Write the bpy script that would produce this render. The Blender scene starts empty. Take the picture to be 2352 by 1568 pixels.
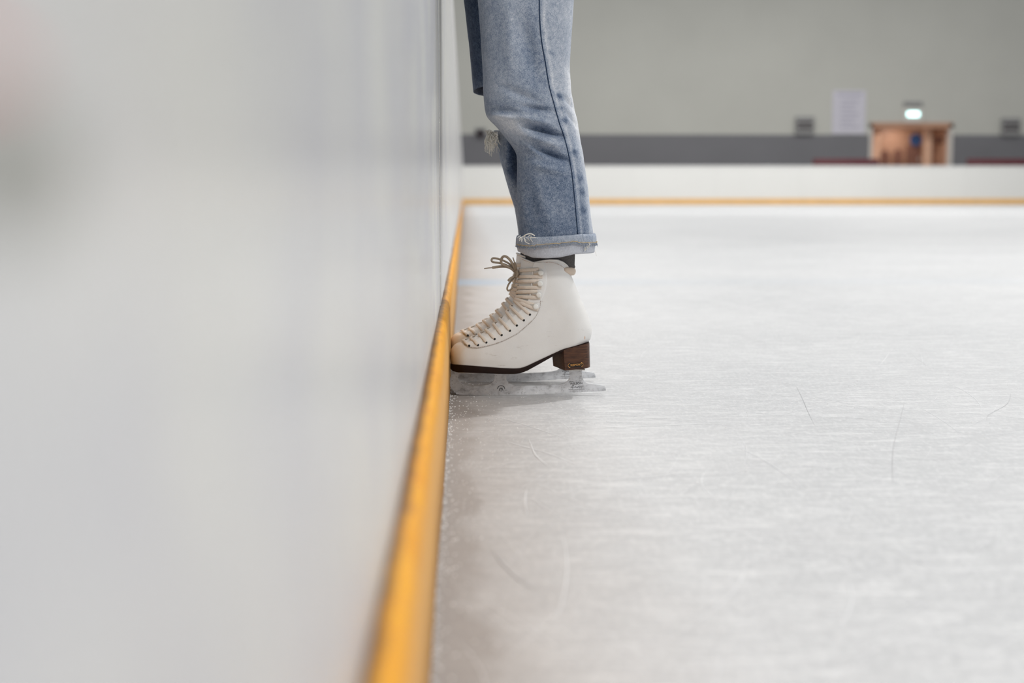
import bpy, bmesh, math, random
from mathutils import Vector, Matrix
from mathutils.bvhtree import BVHTree
import mathutils.noise as mnoise

C = bpy.context.scene.collection
rnd = random.Random(7)

# ------------------------------------------------------------------ camera
F = 3267.0                     # focal length in pixels of a 2352 px wide frame (50 mm on 36 mm)
CAM_H = 0.382
PITCH = math.atan(345 / F)
YAW = math.atan(110 * math.cos(PITCH) / F)
R_ = Vector((math.cos(YAW), -math.sin(YAW), 0))
FW = Vector((math.sin(YAW) * math.cos(PITCH), math.cos(YAW) * math.cos(PITCH), -math.sin(PITCH)))
UP = R_.cross(FW)
EYE = Vector((0, 0, CAM_H))

def at(px, py, Y):
    """a measured point of the photograph as a place on the plane at depth Y (metres)"""
    d = FW + R_ * ((px - 1176) / F) - UP * ((py - 784) / F)
    return EYE + d * (Y / d.y)

def build_camera():
    cd = bpy.data.cameras.new('camera')
    cam = bpy.data.objects.new('camera', cd)
    C.objects.link(cam)
    m = Matrix((R_, UP, -FW)).transposed().to_4x4()
    m.translation = EYE
    cam.matrix_world = m
    cd.sensor_width = 36.0
    cd.lens = F / 2352 * 36.0
    cd.clip_start = 0.01
    cd.clip_end = 200
    cd.dof.use_dof = True
    cd.dof.focus_distance = 2.605
    cd.dof.aperture_fstop = 3.2
    bpy.context.scene.camera = cam
build_camera()

# ------------------------------------------------------------------ helpers
def link(o, parent=None):
    C.objects.link(o)
    if parent is not None:
        o.parent = parent
    return o

def tag(o, label=None, cat=None, group=None, kind=None):
    if label: o['label'] = label
    if cat: o['category'] = cat
    if group: o['group'] = group
    if kind: o['kind'] = kind
    return o

def empty(name, loc, label=None, cat=None, group=None):
    o = bpy.data.objects.new(name, None)
    o.empty_display_size = 0.1
    link(o)
    o.location = loc
    return tag(o, label, cat, group)

def mesh_obj(name, verts, faces, mat, parent=None, origin=(0, 0, 0), smooth=True, mats=None, fmat=None):
    og = Vector(origin)
    me = bpy.data.meshes.new(name)
    me.from_pydata([tuple(Vector(v) - og) for v in verts], [], faces)
    for m in (mats or [mat]):
        me.materials.append(m)
    if fmat:
        for p, i in zip(me.polygons, fmat):
            p.material_index = i
    bm = bmesh.new(); bm.from_mesh(me)
    bmesh.ops.recalc_face_normals(bm, faces=bm.faces)
    bm.to_mesh(me); bm.free()
    for p in me.polygons:
        p.use_smooth = smooth
    me.update()
    o = bpy.data.objects.new(name, me)
    link(o, parent)
    if parent is None:
        o.location = og
    return o

def sharp(o, deg=35):
    me = o.data
    bm = bmesh.new(); bm.from_mesh(me)
    for e in bm.edges:
        if len(e.link_faces) == 2 and e.calc_face_angle(0) > math.radians(deg):
            e.smooth = False
    bm.to_mesh(me); bm.free()
    return o

def lerp(a, b, t): return a + (b - a) * t
def sstep(a, b, x):
    t = max(0.0, min(1.0, (x - a) / (b - a))); return t * t * (3 - 2 * t)

def interp(tab, x):
    if x <= tab[0][0]: return tab[0][1]
    for (x0, y0), (x1, y1) in zip(tab, tab[1:]):
        if x <= x1:
            return y0 + (y1 - y0) * (x - x0) / (x1 - x0)
    return tab[-1][1]

def catmull(pts, n, closed=False):
    """resample through pts with n steps per span"""
    P = [Vector(p) for p in pts]
    out = []
    N = len(P)
    spans = N if closed else N - 1
    for i in range(spans):
        if closed:
            p0, p1, p2, p3 = P[(i - 1) % N], P[i], P[(i + 1) % N], P[(i + 2) % N]
        else:
            p1, p2 = P[i], P[i + 1]
            p0 = P[i - 1] if i > 0 else p1 * 2 - p2
            p3 = P[i + 2] if i + 2 < N else p2 * 2 - p1
        for k in range(n):
            t = k / n
            out.append(0.5 * ((2 * p1) + (p2 - p0) * t + (2 * p0 - 5 * p1 + 4 * p2 - p3) * t * t + (3 * p1 - p0 - 3 * p2 + p3) * t ** 3))
    if not closed:
        out.append(P[-1].copy())
    return out

class MB:
    """collects geometry for ONE mesh object"""
    def __init__(self):
        self.v, self.f, self.m = [], [], []
        self.mi = 0
    def add(self, vs, fs):
        b = len(self.v)
        self.v += [Vector(v) for v in vs]
        self.f += [tuple(i + b for i in f) for f in fs]
        self.m += [self.mi] * len(fs)
    def box(self, x0, x1, y0, y1, z0, z1, bev=0.0):
        if bev <= 0:
            vs = [(x, y, z) for z in (z0, z1) for y in (y0, y1) for x in (x0, x1)]
            self.add(vs, [(0, 2, 3, 1), (4, 5, 7, 6), (0, 1, 5, 4), (2, 6, 7, 3), (0, 4, 6, 2), (1, 3, 7, 5)])
            return
        bm = bmesh.new()
        bmesh.ops.create_cube(bm, size=1)
        for v in bm.verts:
            v.co = Vector((lerp(x0, x1, v.co.x + .5), lerp(y0, y1, v.co.y + .5), lerp(z0, z1, v.co.z + .5)))
        bmesh.ops.bevel(bm, geom=bm.edges[:], offset=bev, segments=2, affect='EDGES', profile=0.5)
        bm.verts.index_update()
        self.add([v.co.copy() for v in bm.verts], [tuple(v.index for v in f.verts) for f in bm.faces])
        bm.free()
    def tube(self, pts, rx, ry=None, hint=Vector((0, 0, 1)), seg=8, cap=True, normals=None, taper=None):
        """sweep an ellipse (rx across, ry along the hint) down pts"""
        ry = rx if ry is None else ry
        n = len(pts)
        P = [Vector(p) for p in pts]
        vs, fs = [], []
        for i in range(n):
            T = (P[min(i + 1, n - 1)] - P[max(i - 1, 0)])
            if T.length < 1e-9: T = Vector((1, 0, 0))
            T.normalize()
            h = Vector(normals[i]) if normals else hint
            Nn = h - T * h.dot(T)
            if Nn.length < 1e-5: Nn = T.orthogonal()
            Nn.normalize()
            B = T.cross(Nn)
            k = taper(i / (n - 1)) if taper else 1.0
            for j in range(seg):
                a = 2 * math.pi * j / seg
                vs.append(P[i] + B * (rx * k * math.cos(a)) + Nn * (ry * k * math.sin(a)))
        for i in range(n - 1):
            for j in range(seg):
                a, b = i * seg + j, i * seg + (j + 1) % seg
                fs.append((a, b, b + seg, a + seg))
        if cap:
            fs.append(tuple(range(seg)))
            fs.append(tuple(range((n - 1) * seg, n * seg)))
        self.add(vs, fs)
    def ball(self, c, rx, ry, rz, nu=14, nv=8):
        c = Vector(c); vs, fs = [], []
        for i in range(nv + 1):
            th = math.pi * i / nv
            for j in range(nu):
                ph = 2 * math.pi * j / nu
                vs.append(c + Vector((rx * math.sin(th) * math.cos(ph), ry * math.sin(th) * math.sin(ph), rz * math.cos(th))))
        for i in range(nv):
            for j in range(nu):
                fs.append((i * nu + j, i * nu + (j + 1) % nu, (i + 1) * nu + (j + 1) % nu, (i + 1) * nu + j))
        self.add(vs, fs)
    def build(self, name, mat, parent=None, origin=(0, 0, 0), smooth=True, mats=None):
        o = mesh_obj(name, self.v, self.f, mat, parent, origin, smooth, mats, self.m if mats else None)
        bm = bmesh.new(); bm.from_mesh(o.data)
        bmesh.ops.remove_doubles(bm, verts=bm.verts, dist=1e-6)
        bm.to_mesh(o.data); bm.free()
        return o

# ------------------------------------------------------------------ materials
def srgb(r, g, b):
    f = lambda c: (c / 255 / 12.92) if c / 255 <= .04045 else ((c / 255 + .055) / 1.055) ** 2.4
    return (f(r), f(g), f(b), 1)

class NT:
    def __init__(self, name):
        self.mat = bpy.data.materials.new(name)
        self.mat.use_nodes = True
        self.nt = self.mat.node_tree
        self.b = self.nt.nodes['Principled BSDF']
        self.tc = self.nt.nodes.new('ShaderNodeTexCoord')
    def n(self, typ, **kw):
        nd = self.nt.nodes.new(typ)
        for k, v in kw.items():
            setattr(nd, k, v)
        return nd
    def l(self, a, b): self.nt.links.new(a, b)
    def mapping(self, scale=(1, 1, 1), rot=(0, 0, 0), loc=(0, 0, 0), src='Object'):
        m = self.n('ShaderNodeMapping')
        m.inputs['Scale'].default_value = scale
        m.inputs['Rotation'].default_value = rot
        m.inputs['Location'].default_value = loc
        self.l(self.tc.outputs[src], m.inputs['Vector'])
        return m.outputs['Vector']
    def noise(self, vec, scale, detail=3, rough=.5, dist=0.0):
        t = self.n('ShaderNodeTexNoise')
        t.inputs['Scale'].default_value = scale
        t.inputs['Detail'].default_value = detail
        t.inputs['Roughness'].default_value = rough
        t.inputs['Distortion'].default_value = dist
        self.l(vec, t.inputs['Vector'])
        return t.outputs['Fac']
    def ramp(self, fac, stops, interp='LINEAR'):
        r = self.n('ShaderNodeValToRGB')
        r.color_ramp.interpolation = interp
        el = r.color_ramp.elements
        while len(el) < len(stops): el.new(0.5)
        for e, (p, c) in zip(el, stops):
            e.position = p
            e.color = c if len(c) == 4 else (*c, 1)
        self.l(fac, r.inputs['Fac'])
        return r.outputs['Color']
    def mix(self, fac, a, b, blend='MIX'):
        m = self.n('ShaderNodeMix', data_type='RGBA', blend_type=blend)
        for sock, v in ((m.inputs[0], fac), (m.inputs[6], a), (m.inputs[7], b)):
            if hasattr(v, 'links'): self.l(v, sock)
            else: sock.default_value = v
        return m.outputs[2]
    def math(self, op, a, b=0.0, clamp=False):
        m = self.n('ShaderNodeMath', operation=op, use_clamp=clamp)
        for sock, v in ((m.inputs[0], a), (m.inputs[1], b)):
            if hasattr(v, 'links'): self.l(v, sock)
            else: sock.default_value = v
        return m.outputs[0]
    def set(self, **kw):
        for k, v in kw.items():
            s = self.b.inputs[k.replace('_', ' ')]
            if hasattr(v, 'links'): self.l(v, s)
            else: s.default_value = v
    def bump(self, h, strength=.3, dist=.01):
        b = self.n('ShaderNodeBump')
        b.inputs['Strength'].default_value = strength
        b.inputs['Distance'].default_value = dist
        self.l(h, b.inputs['Height'])
        self.l(b.outputs['Normal'], self.b.inputs['Normal'])

G = lambda v: (v, v, v, 1)

def plain(name, col, rough=.5, metal=0.0, var=0.06, scale=20.0, spec=.5):
    m = NT(name)
    v = m.noise(m.mapping(), scale, 4)
    lo = tuple(c * (1 - var) for c in col[:3]) + (1,)
    hi = tuple(min(1, c * (1 + var)) for c in col[:3]) + (1,)
    m.set(Base_Color=m.ramp(v, [(.3, lo), (.7, hi)]), Roughness=rough, Metallic=metal, Specular_IOR_Level=spec)
    return m.mat

def mat_ice():
    m = NT('rink ice')
    # broad cloudy patches
    big = m.noise(m.mapping((1, 1, 1)), 1.3, 5, .55)
    base = m.ramp(big, [(.30, (.485, .496, .510)), (.70, (.570, .578, .590))])
    # fine frost
    fr = m.noise(m.mapping((1.6, .6, 1)), 90, 6, .7)
    base = m.mix(m.ramp(fr, [(.47, G(0)), (.72, G(.6))]), base, (.82, .825, .83, 1))
    # skating strokes in several directions
    for rot, sx, sy, sc, th, k, off in ((.30, 1, 2, 12, .57, .16, 0), (1.25, 1, 5, 10, .56, .26, 3), (1.8, 1, 6, 12, .56, .26, 7), (-1.0, 1, 9, 8, .57, .26, 11),
                                        (.06, 1, 8, 14, .60, .16, 5), (.95, 1, 16, 22, .58, .32, 15), (-.8, 1, 16, 20, .58, .32, 19), (1.5, 1, 18, 26, .58, .32, 23)):
        s = m.noise(m.mapping((sx, sy, 1), (0, 0, rot), (off, off * 1.7, 0)), sc, 3, .6, .35)
        base = m.mix(m.ramp(s, [(th, G(0)), (th + .10, G(k))]), base, (.88, .885, .89, 1))
    sp = m.noise(m.mapping((1, 1, 1), loc=(1, 5, 2)), 420, 2, .5)
    base = m.mix(m.ramp(sp, [(.66, G(0)), (.74, G(.8))]), base, (.92, .92, .93, 1))
    # darker glassy scrapes
    s = m.noise(m.mapping((1, 9, 1), (0, 0, 1.2), (2, 9, 0)), 5, 4, .6, .3)
    base = m.mix(m.ramp(s, [(.60, G(0)), (.72, G(.20))]), base, (.44, .45, .46, 1))
    s = m.noise(m.mapping((2.4, .8, 1), (0, 0, 0), (5, 2, 0)), 7, 5, .6)
    base = m.mix(m.ramp(s, [(.52, G(0)), (.72, G(.22))]), base, (.50, .50, .51, 1))
    # grimy band that gathers beside the kick strip
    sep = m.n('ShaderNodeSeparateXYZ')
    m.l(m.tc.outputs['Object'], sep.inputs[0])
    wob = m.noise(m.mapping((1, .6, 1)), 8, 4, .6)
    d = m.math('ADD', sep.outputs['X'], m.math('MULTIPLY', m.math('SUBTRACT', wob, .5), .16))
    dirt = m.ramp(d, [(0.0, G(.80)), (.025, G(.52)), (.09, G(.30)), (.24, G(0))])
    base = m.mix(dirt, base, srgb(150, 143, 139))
    # pale blue line painted under the ice, worn away from the boards
    ly = m.math('ABSOLUTE', m.math('SUBTRACT', sep.outputs['Y'], 6.0))
    line = m.ramp(ly, [(.17, G(1)), (.24, G(0))])
    wear = m.ramp(m.math('MULTIPLY', sep.outputs['X'], .5), [(.02, G(.55)), (.12, G(.18)), (.5, G(.05))])
    base = m.mix(m.math('MULTIPLY', line, wear), base, srgb(150, 178, 205))
    m.set(Base_Color=base, Roughness=m.ramp(fr, [(.3, G(.45)), (.7, G(.65))]), Specular_IOR_Level=.22, IOR=1.31)
    h = m.math('ADD', m.math('MULTIPLY', fr, .6), m.noise(m.mapping((1, .5, 1), (0, 0, .3)), 120, 3))
    m.bump(h, .15, .0015)
    return m.mat

def mat_board():
    m = NT('rink board plastic')
    a = m.noise(m.mapping((1, 1, 1)), 2.2, 4, .55)
    col = m.ramp(a, [(.32, srgb(200, 200, 197)), (.68, srgb(215, 215, 211))])
    s = m.noise(m.mapping((1, 3.0, .6)), 6.0, 5, .6)
    col = m.mix(m.ramp(s, [(.53, G(0)), (.76, G(.40))]), col, srgb(190, 178, 175))
    # fine horizontal puck and blade scuffs
    f = m.noise(m.mapping((1, 2, 30)), 5.0, 5, .7)
    col = m.mix(m.ramp(f, [(.58, G(0)), (.72, G(.22))]), col, srgb(172, 172, 170))
    f2 = m.noise(m.mapping((1, 30, 30)), 6.0, 4, .65)
    col = m.mix(m.ramp(f2, [(.57, G(0)), (.66, G(.75))]), col, srgb(240, 240, 238))
    dk = m.noise(m.mapping((1, 22, 22), loc=(3, 7, 1)), 6.0, 4, .65)
    col = m.mix(m.ramp(dk, [(.60, G(0)), (.68, G(.45))]), col, srgb(140, 138, 136))
    cl = m.noise(m.mapping((1, 1, 1), loc=(2, 8, 4)), 11, 2, .5)
    col = m.mix(m.ramp(cl, [(.40, G(.55)), (.62, G(0))]), col, srgb(188, 189, 198))
    # soft dark greenish patch near the lens
    sep = m.n('ShaderNodeSeparateXYZ'); m.l(m.tc.outputs['Object'], sep.inputs[0])
    dy = m.math('DIVIDE', m.math('SUBTRACT', sep.outputs['Y'], .145), .030)
    dz = m.math('DIVIDE', m.math('SUBTRACT', sep.outputs['Z'], .3835), .0095)
    dd = m.math('SQRT', m.math('ADD', m.math('MULTIPLY', dy, dy), m.math('MULTIPLY', dz, dz)))
    col = m.mix(m.ramp(dd, [(.5, G(.75)), (1.0, G(0))]), col, srgb(116, 118, 108))
    m.set(Base_Color=col, Roughness=.26, Specular_IOR_Level=.5)
    m.bump(m.math('ADD', f, f2), .12, .002)
    return m.mat

def mat_kick():
    m = NT('yellow kick strip')
    a = m.noise(m.mapping((1, 3, 3)), 6, 5, .6)
    col = m.ramp(a, [(.3, srgb(222, 146, 16)), (.7, srgb(240, 172, 34))])
    st = m.noise(m.mapping((1, 2.0, 6)), 14, 5, .65)
    col = m.mix(m.ramp(st, [(.58, G(0)), (.74, G(.35))]), col, srgb(176, 118, 32))
    fl = m.noise(m.mapping((1, 8, 8)), 30, 4, .7)
    col = m.mix(m.ramp(fl, [(.62, G(0)), (.70, G(.6))]), col, srgb(130, 88, 34))
    yl = m.noise(m.mapping((1, 6, 6), loc=(3, 3, 3)), 22, 4, .6)
    col = m.mix(m.ramp(yl, [(.62, G(0)), (.70, G(.9))]), col, srgb(240, 184, 40))
    # black rubber marks along the top lip
    sep = m.n('ShaderNodeSeparateXYZ'); m.l(m.tc.outputs['Object'], sep.inputs[0])
    # paler side light painted into the upright face, the back edge of the lip is grimed black
    fz = m.math('ADD', sep.outputs['Z'], m.math('MULTIPLY', m.math('SUBTRACT', st, .5), .05))
    col = m.mix(m.ramp(fz, [(.135, G(.52)), (.165, G(0))]), col, srgb(214, 176, 124))
    tx = m.math('ADD', m.math('ADD', sep.outputs['X'], m.math('MULTIPLY', m.math('SUBTRACT', st, .5), .010)), .5)
    col = m.mix(m.ramp(tx, [(.4572, G(.9)), (.4600, G(.75)), (.4640, G(0))]), col, srgb(74, 54, 40))
    m.set(Base_Color=col, Roughness=.55, Specular_IOR_Level=.2)
    m.bump(m.math('ADD', fl, st), .5, .003)
    return m.mat

def mat_leather():
    m = NT('white boot leather')
    a = m.noise(m.mapping(), 14, 4, .5)
    col = m.ramp(a, [(.3, srgb(226, 225, 223)), (.7, srgb(235, 234, 232))])
    s = m.noise(m.mapping((1, 1, 2.6), (0, .35, 0)), 34, 5, .66)
    col = m.mix(m.ramp(s, [(.62, G(0)), (.74, G(.45))]), col, srgb(170, 160, 150))
    gr = m.noise(m.mapping(), 900, 2)
    # yellow bounce light from the kick strip, painted into the toe colour
    sep = m.n('ShaderNodeSeparateXYZ'); m.l(m.tc.outputs['Object'], sep.inputs[0])
    x = m.math('ADD', sep.outputs['X'], m.math('MULTIPLY', m.math('SUBTRACT', a, .5), .02))
    col = m.mix(m.ramp(m.math('ADD', x, .5), [(.373, G(.60)), (.383, G(.22)), (.404, G(0))]), col, srgb(216, 164, 66))
    # one orange nick above the heel
    vm = m.n('ShaderNodeVectorMath', operation='DISTANCE')
    m.l(m.mapping((2.2, .0, .6), (0, 0, 0), loc=(-.1235 * 2.2, 0, -.1105 * .6)), vm.inputs[0])
    col = m.mix(m.ramp(m.math('MULTIPLY', vm.outputs['Value'], 100), [(.12, G(.7)), (.26, G(0))]), col, srgb(205, 140, 80))
    m.set(Base_Color=col, Roughness=.42, Specular_IOR_Level=.4)
    m.bump(m.math('ADD', gr, s), .12, .001)
    return m.mat

def mat_wood(name, c0, c1, scale=60, rough=.4):
    m = NT(name)
    g = m.noise(m.mapping((1.2, 3, 12), (0, .12, 0)), scale, 5, .65, .4)
    m.set(Base_Color=m.ramp(g, [(.32, c0), (.68, c1)]), Roughness=rough, Specular_IOR_Level=.4)
    m.bump(g, .15, .001)
    return m.mat

def mat_blade():
    m = NT('frosted steel')
    a = m.noise(m.mapping((1, 1, 1.6)), 45, 6, .68)
    b = m.noise(m.mapping((1, 1, 1), loc=(4, 4, 4)), 260, 4, .6)
    col = m.ramp(a, [(.30, srgb(158, 160, 163)), (.47, srgb(220, 223, 228)), (.72, srgb(240, 243, 247))])
    col = m.mix(m.ramp(b, [(.60, G(0)), (.68, G(.5))]), col, srgb(128, 129, 129))
    m.set(Base_Color=col, Metallic=.05, Roughness=.4)
    m.bump(b, .2, .001)
    return m.mat

def mat_denim(dark=False):
    m = NT('washed denim')
    at_ = m.n('ShaderNodeAttribute', attribute_name='wash_shading')  # dye fade together with painted highlights and fold shade
    wash_shading = m.n('ShaderNodeSeparateColor'); m.l(at_.outputs['Color'], wash_shading.inputs[0])
    w = wash_shading.outputs[0]
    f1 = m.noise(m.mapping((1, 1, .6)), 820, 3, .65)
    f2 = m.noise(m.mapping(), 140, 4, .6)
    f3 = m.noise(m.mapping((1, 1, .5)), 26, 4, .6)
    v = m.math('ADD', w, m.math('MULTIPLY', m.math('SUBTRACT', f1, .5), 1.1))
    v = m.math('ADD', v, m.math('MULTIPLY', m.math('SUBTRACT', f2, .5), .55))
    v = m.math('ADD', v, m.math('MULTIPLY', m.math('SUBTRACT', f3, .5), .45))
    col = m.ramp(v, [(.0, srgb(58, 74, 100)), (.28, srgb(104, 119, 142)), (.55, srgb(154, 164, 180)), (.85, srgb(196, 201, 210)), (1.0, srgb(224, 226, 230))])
    m.set(Base_Color=col, Roughness=.95, Specular_IOR_Level=.1, Sheen_Weight=.15)
    wv = m.math('ADD', f1, m.math('MULTIPLY', f2, .5))
    m.bump(wv, .35, .0015)
    return m.mat

def mat_emit(name, col, strength):
    m = NT(name)
    m.set(Base_Color=col, Emission_Color=col, Emission_Strength=strength, Roughness=.4)
    return m.mat

M = dict(
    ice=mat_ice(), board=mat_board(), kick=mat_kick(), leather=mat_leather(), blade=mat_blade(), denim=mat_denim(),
    heel=mat_wood('stacked leather heel', srgb(48, 28, 19), srgb(98, 63, 42), 40, .38),
    sole=plain('dark sole edge', srgb(34, 18, 13), .5, 0, .2, 60, .25),
    lace=plain('beige lace', srgb(222, 211, 199), .9, 0, .08, 700, .1),
    bow=plain('worn taupe lace', srgb(160, 146, 129), .9, 0, .1, 700, .1),
    stud=plain('white enamel', srgb(236, 236, 232), .25, 0, .02, 50),
    steel=plain('nickel', srgb(196, 190, 182), .35, .6, .05, 80),
    hole=plain('black eyelet hole', srgb(12, 11, 11), .6),
    stitch=plain('taupe thread', srgb(168, 146, 130), .9, 0, .1, 300, .1),
    pinkstitch=plain('pale pink thread', srgb(206, 182, 170), .9, 0, .1, 300, .1),
    tuft=plain('frayed denim thread', srgb(150, 160, 176), .95, 0, .15, 400, .1),
    farboard=plain('clean far board', srgb(225, 225, 222), .35, 0, .015, .8, .4),
    farkick=plain('faded yellow strip', srgb(224, 180, 116), .5, 0, .05, 3, .2),
    lining=plain('cream lining', srgb(214, 198, 182), .8, 0, .05, 90, .2),
    gold=plain('gold print', srgb(206, 150, 84), .35, .5, .08, 200),
    black=plain('black badge', srgb(14, 13, 13), .4),
    engrave=plain('etched mark', srgb(104, 106, 110), .7, 0, .1, 100),
    sock=plain('charcoal sock', srgb(100, 97, 96), 1.0, 0, .25, 700, .05),
    inside=plain('turned denim lining', srgb(190, 194, 203), .95, 0, .12, 420, .1),
    seam=plain('indigo seam', srgb(46, 62, 86), .95, 0, .2, 500, .1),
    thread=plain('raw cotton thread', srgb(250, 246, 236), .95, 0, .05, 400, .1),
    tan=plain('tan thread', srgb(196, 172, 128), .95, 0, .15, 400, .1),
    skin=plain('skin', srgb(214, 170, 146), .55, 0, .05, 60),
    knit=plain('grey knit', srgb(150, 150, 152), .95, 0, .1, 300, .1),
    hair=plain('dark hair', srgb(48, 36, 30), .5, 0, .2, 150),
    wall=plain('painted hall wall', srgb(204, 204, 197), .8, 0, .03, .5, .2),
    band=plain('dark grey dado', srgb(128, 128, 132), .7, 0, .04, .8, .2),
    cap=plain('board cap rail', srgb(226, 226, 226), .45, 0, .03, 2),
    stand=plain('concrete walkway', srgb(150, 148, 146), .85, 0, .1, 4),
    maroon=plain('maroon vinyl', srgb(96, 42, 50), .5, 0, .12, 6),
    vent=plain('grey vent housing', srgb(156, 156, 156), .5, 0, .04, 6),
    slot=plain('dark slot', srgb(50, 38, 42), .7),
    paper=plain('pale lilac paper', srgb(218, 216, 226), .8, 0, .03, 6, .2),
    print=plain('faint print', srgb(192, 190, 204), .8, 0, .03, 6, .2),
    oak=mat_wood('light wood panel', srgb(222, 178, 150), srgb(234, 194, 166), 2.0, .45),
    oakdark=mat_wood('brown wood panel', srgb(186, 142, 116), srgb(204, 160, 132), 2.0, .45),
    door=mat_wood('dark door leaf', srgb(118, 78, 64), srgb(134, 92, 76), 2.0, .45),
    white=plain('white frame', srgb(220, 216, 210), .5, 0, .03, 6),
    blue=plain('blue sign', srgb(44, 74, 120), .4, 0, .1, 6),
    lamp=mat_emit('lit exit panel', (.62, 1.0, .98, 1), 3.2),
    red=plain('red sticker', srgb(222, 70, 74), .5),
    scratch=plain('shaved ice', srgb(240, 241, 243), .7, 0, .03, 60, .3),
    hairline=plain('grey hairline', srgb(186, 186, 188), .6, 0, .1, 60),
    snow=plain('snow crumbs', srgb(236, 236, 236), .7, 0, .04, 300, .3),
)

# ------------------------------------------------------------------ the setting
WX = -0.045      # face of the near board
KX = -0.028      # face of its kick strip
YB = 40.4        # far boards
YW = 46.0        # hall wall behind them

def grid_plane(name, x0, x1, y0, y1, z, mat):
    v = [(x0, y0, z), (x1, y0, z), (x1, y1, z), (x0, y1, z)]
    return mesh_obj(name, v, [(0, 1, 2, 3)], mat)

def setting():
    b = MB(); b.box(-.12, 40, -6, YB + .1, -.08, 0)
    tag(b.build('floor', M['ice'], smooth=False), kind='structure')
    # near dasher board: panels with a narrow joint by the skater
    b = MB()
    for (y0, y1) in ((-3.0, .30), (.3005, 2.62), (2.624, 5.02), (5.024, 7.42), (7.424, 9.8), (9.804, 14.6), (14.604, 22), (22.004, YB + .1)):
        pr = .0012 if y0 == 2.624 else 0
        b.box(-.125, WX + pr, y0, y1, 0, 1.06, .0012)
    b.box(-.12, WX - .008, -3, YB, .02, 1.04)
    wl = b.build('wall_left', M['board'], smooth=False)
    tag(wl, kind='structure')
    b = MB(); b.box(-.135, WX + .006, -3, YB + .1, 1.06, 1.10, .008)
    tag(b.build('trim_1', M['cap']), kind='structure')
    # kick strip with a rounded, worn lip: an extruded profile that wobbles a little along its length
    prof = [(WX - .002, 0), (KX, 0), (KX + .0005, .10), (KX - .0005, .155), (KX - .003, .166), (KX - .009, .1715), (WX - .002, .172)]
    ys = [-1 + i * .02 for i in range(int(8 / .02))] + [7 + i * .5 for i in range(int((YB - 7) / .5) + 1)]
    vs, fs = [], []
    n = len(prof)
    for y in ys:
        for k, (x, z) in enumerate(prof):
            nz = mnoise.noise(Vector((y * 3.1, k * .15, z * 4)))
            nf = mnoise.noise(Vector((y * 22, 5, z * 30)))
            w = 1 if 0 < k < n - 1 else 0
            vs.append((x + w * (nz * .0012 + nf * .0006), y, z + (w if z > .1 else 0) * (nz * .004 + nf * .0012)))
    for i in range(len(ys) - 1):
        for k in range(n - 1):
            a = i * n + k
            fs.append((a, a + 1, a + n + 1, a + n))
    tag(mesh_obj('baseboard_left', vs, fs, M['kick']), kind='structure')
    # far boards
    b = MB()
    x = WX
    while x < 34:
        b.box(x + .004, x + 2.4, YB, YB + .08, 0, 1.06, .004)
        x += 2.4
    b.box(WX - .05, 34, YB + .01, YB + .07, .0, 1.05)
    tag(b.build('wall_far', M['farboard'], smooth=False), kind='structure')
    b = MB(); b.box(WX, 34, YB - .012, YB + .1, 1.06, 1.10, .008)
    tag(b.build('trim_2', M['cap']), kind='structure')
    b = MB(); b.box(WX, 34, YB - .03, YB + .004, 0, .17, .006)
    tag(b.build('baseboard_far', M['farkick'], smooth=False), kind='structure')
    # raised walkway and hall wall
    b = MB(); b.box(-6, 34, YB + .12, YW + 2.2, -.08, .42)
    tag(b.build('floor_walkway', M['stand'], smooth=False), kind='structure')
    # hall wall with the doorway opening left in it
    dl, dr = at(1997, 300, YW).x, at(2188, 300, YW).x
    dt = at(2090, 284, YW).z
    b = MB()
    b.box(-8, dl, YW, YW + .2, .42, 9)
    b.box(dr, 34, YW, YW + .2, .42, 9)
    b.box(dl, dr, YW, YW + .2, dt, 9)
    tag(b.build('wall_back', M['wall'], smooth=False), kind='structure')
    bt = at(1600, 309, YW).z
    b = MB()
    b.box(-8, dl - .02, YW - .025, YW - .001, .42, bt)
    b.box(dr + .02, 34, YW - .025, YW - .001, .42, bt)
    tag(b.build('trim_3', M['band'], smooth=False), kind='structure')
    return dl, dr, dt
DL, DR, DT = setting()

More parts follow.
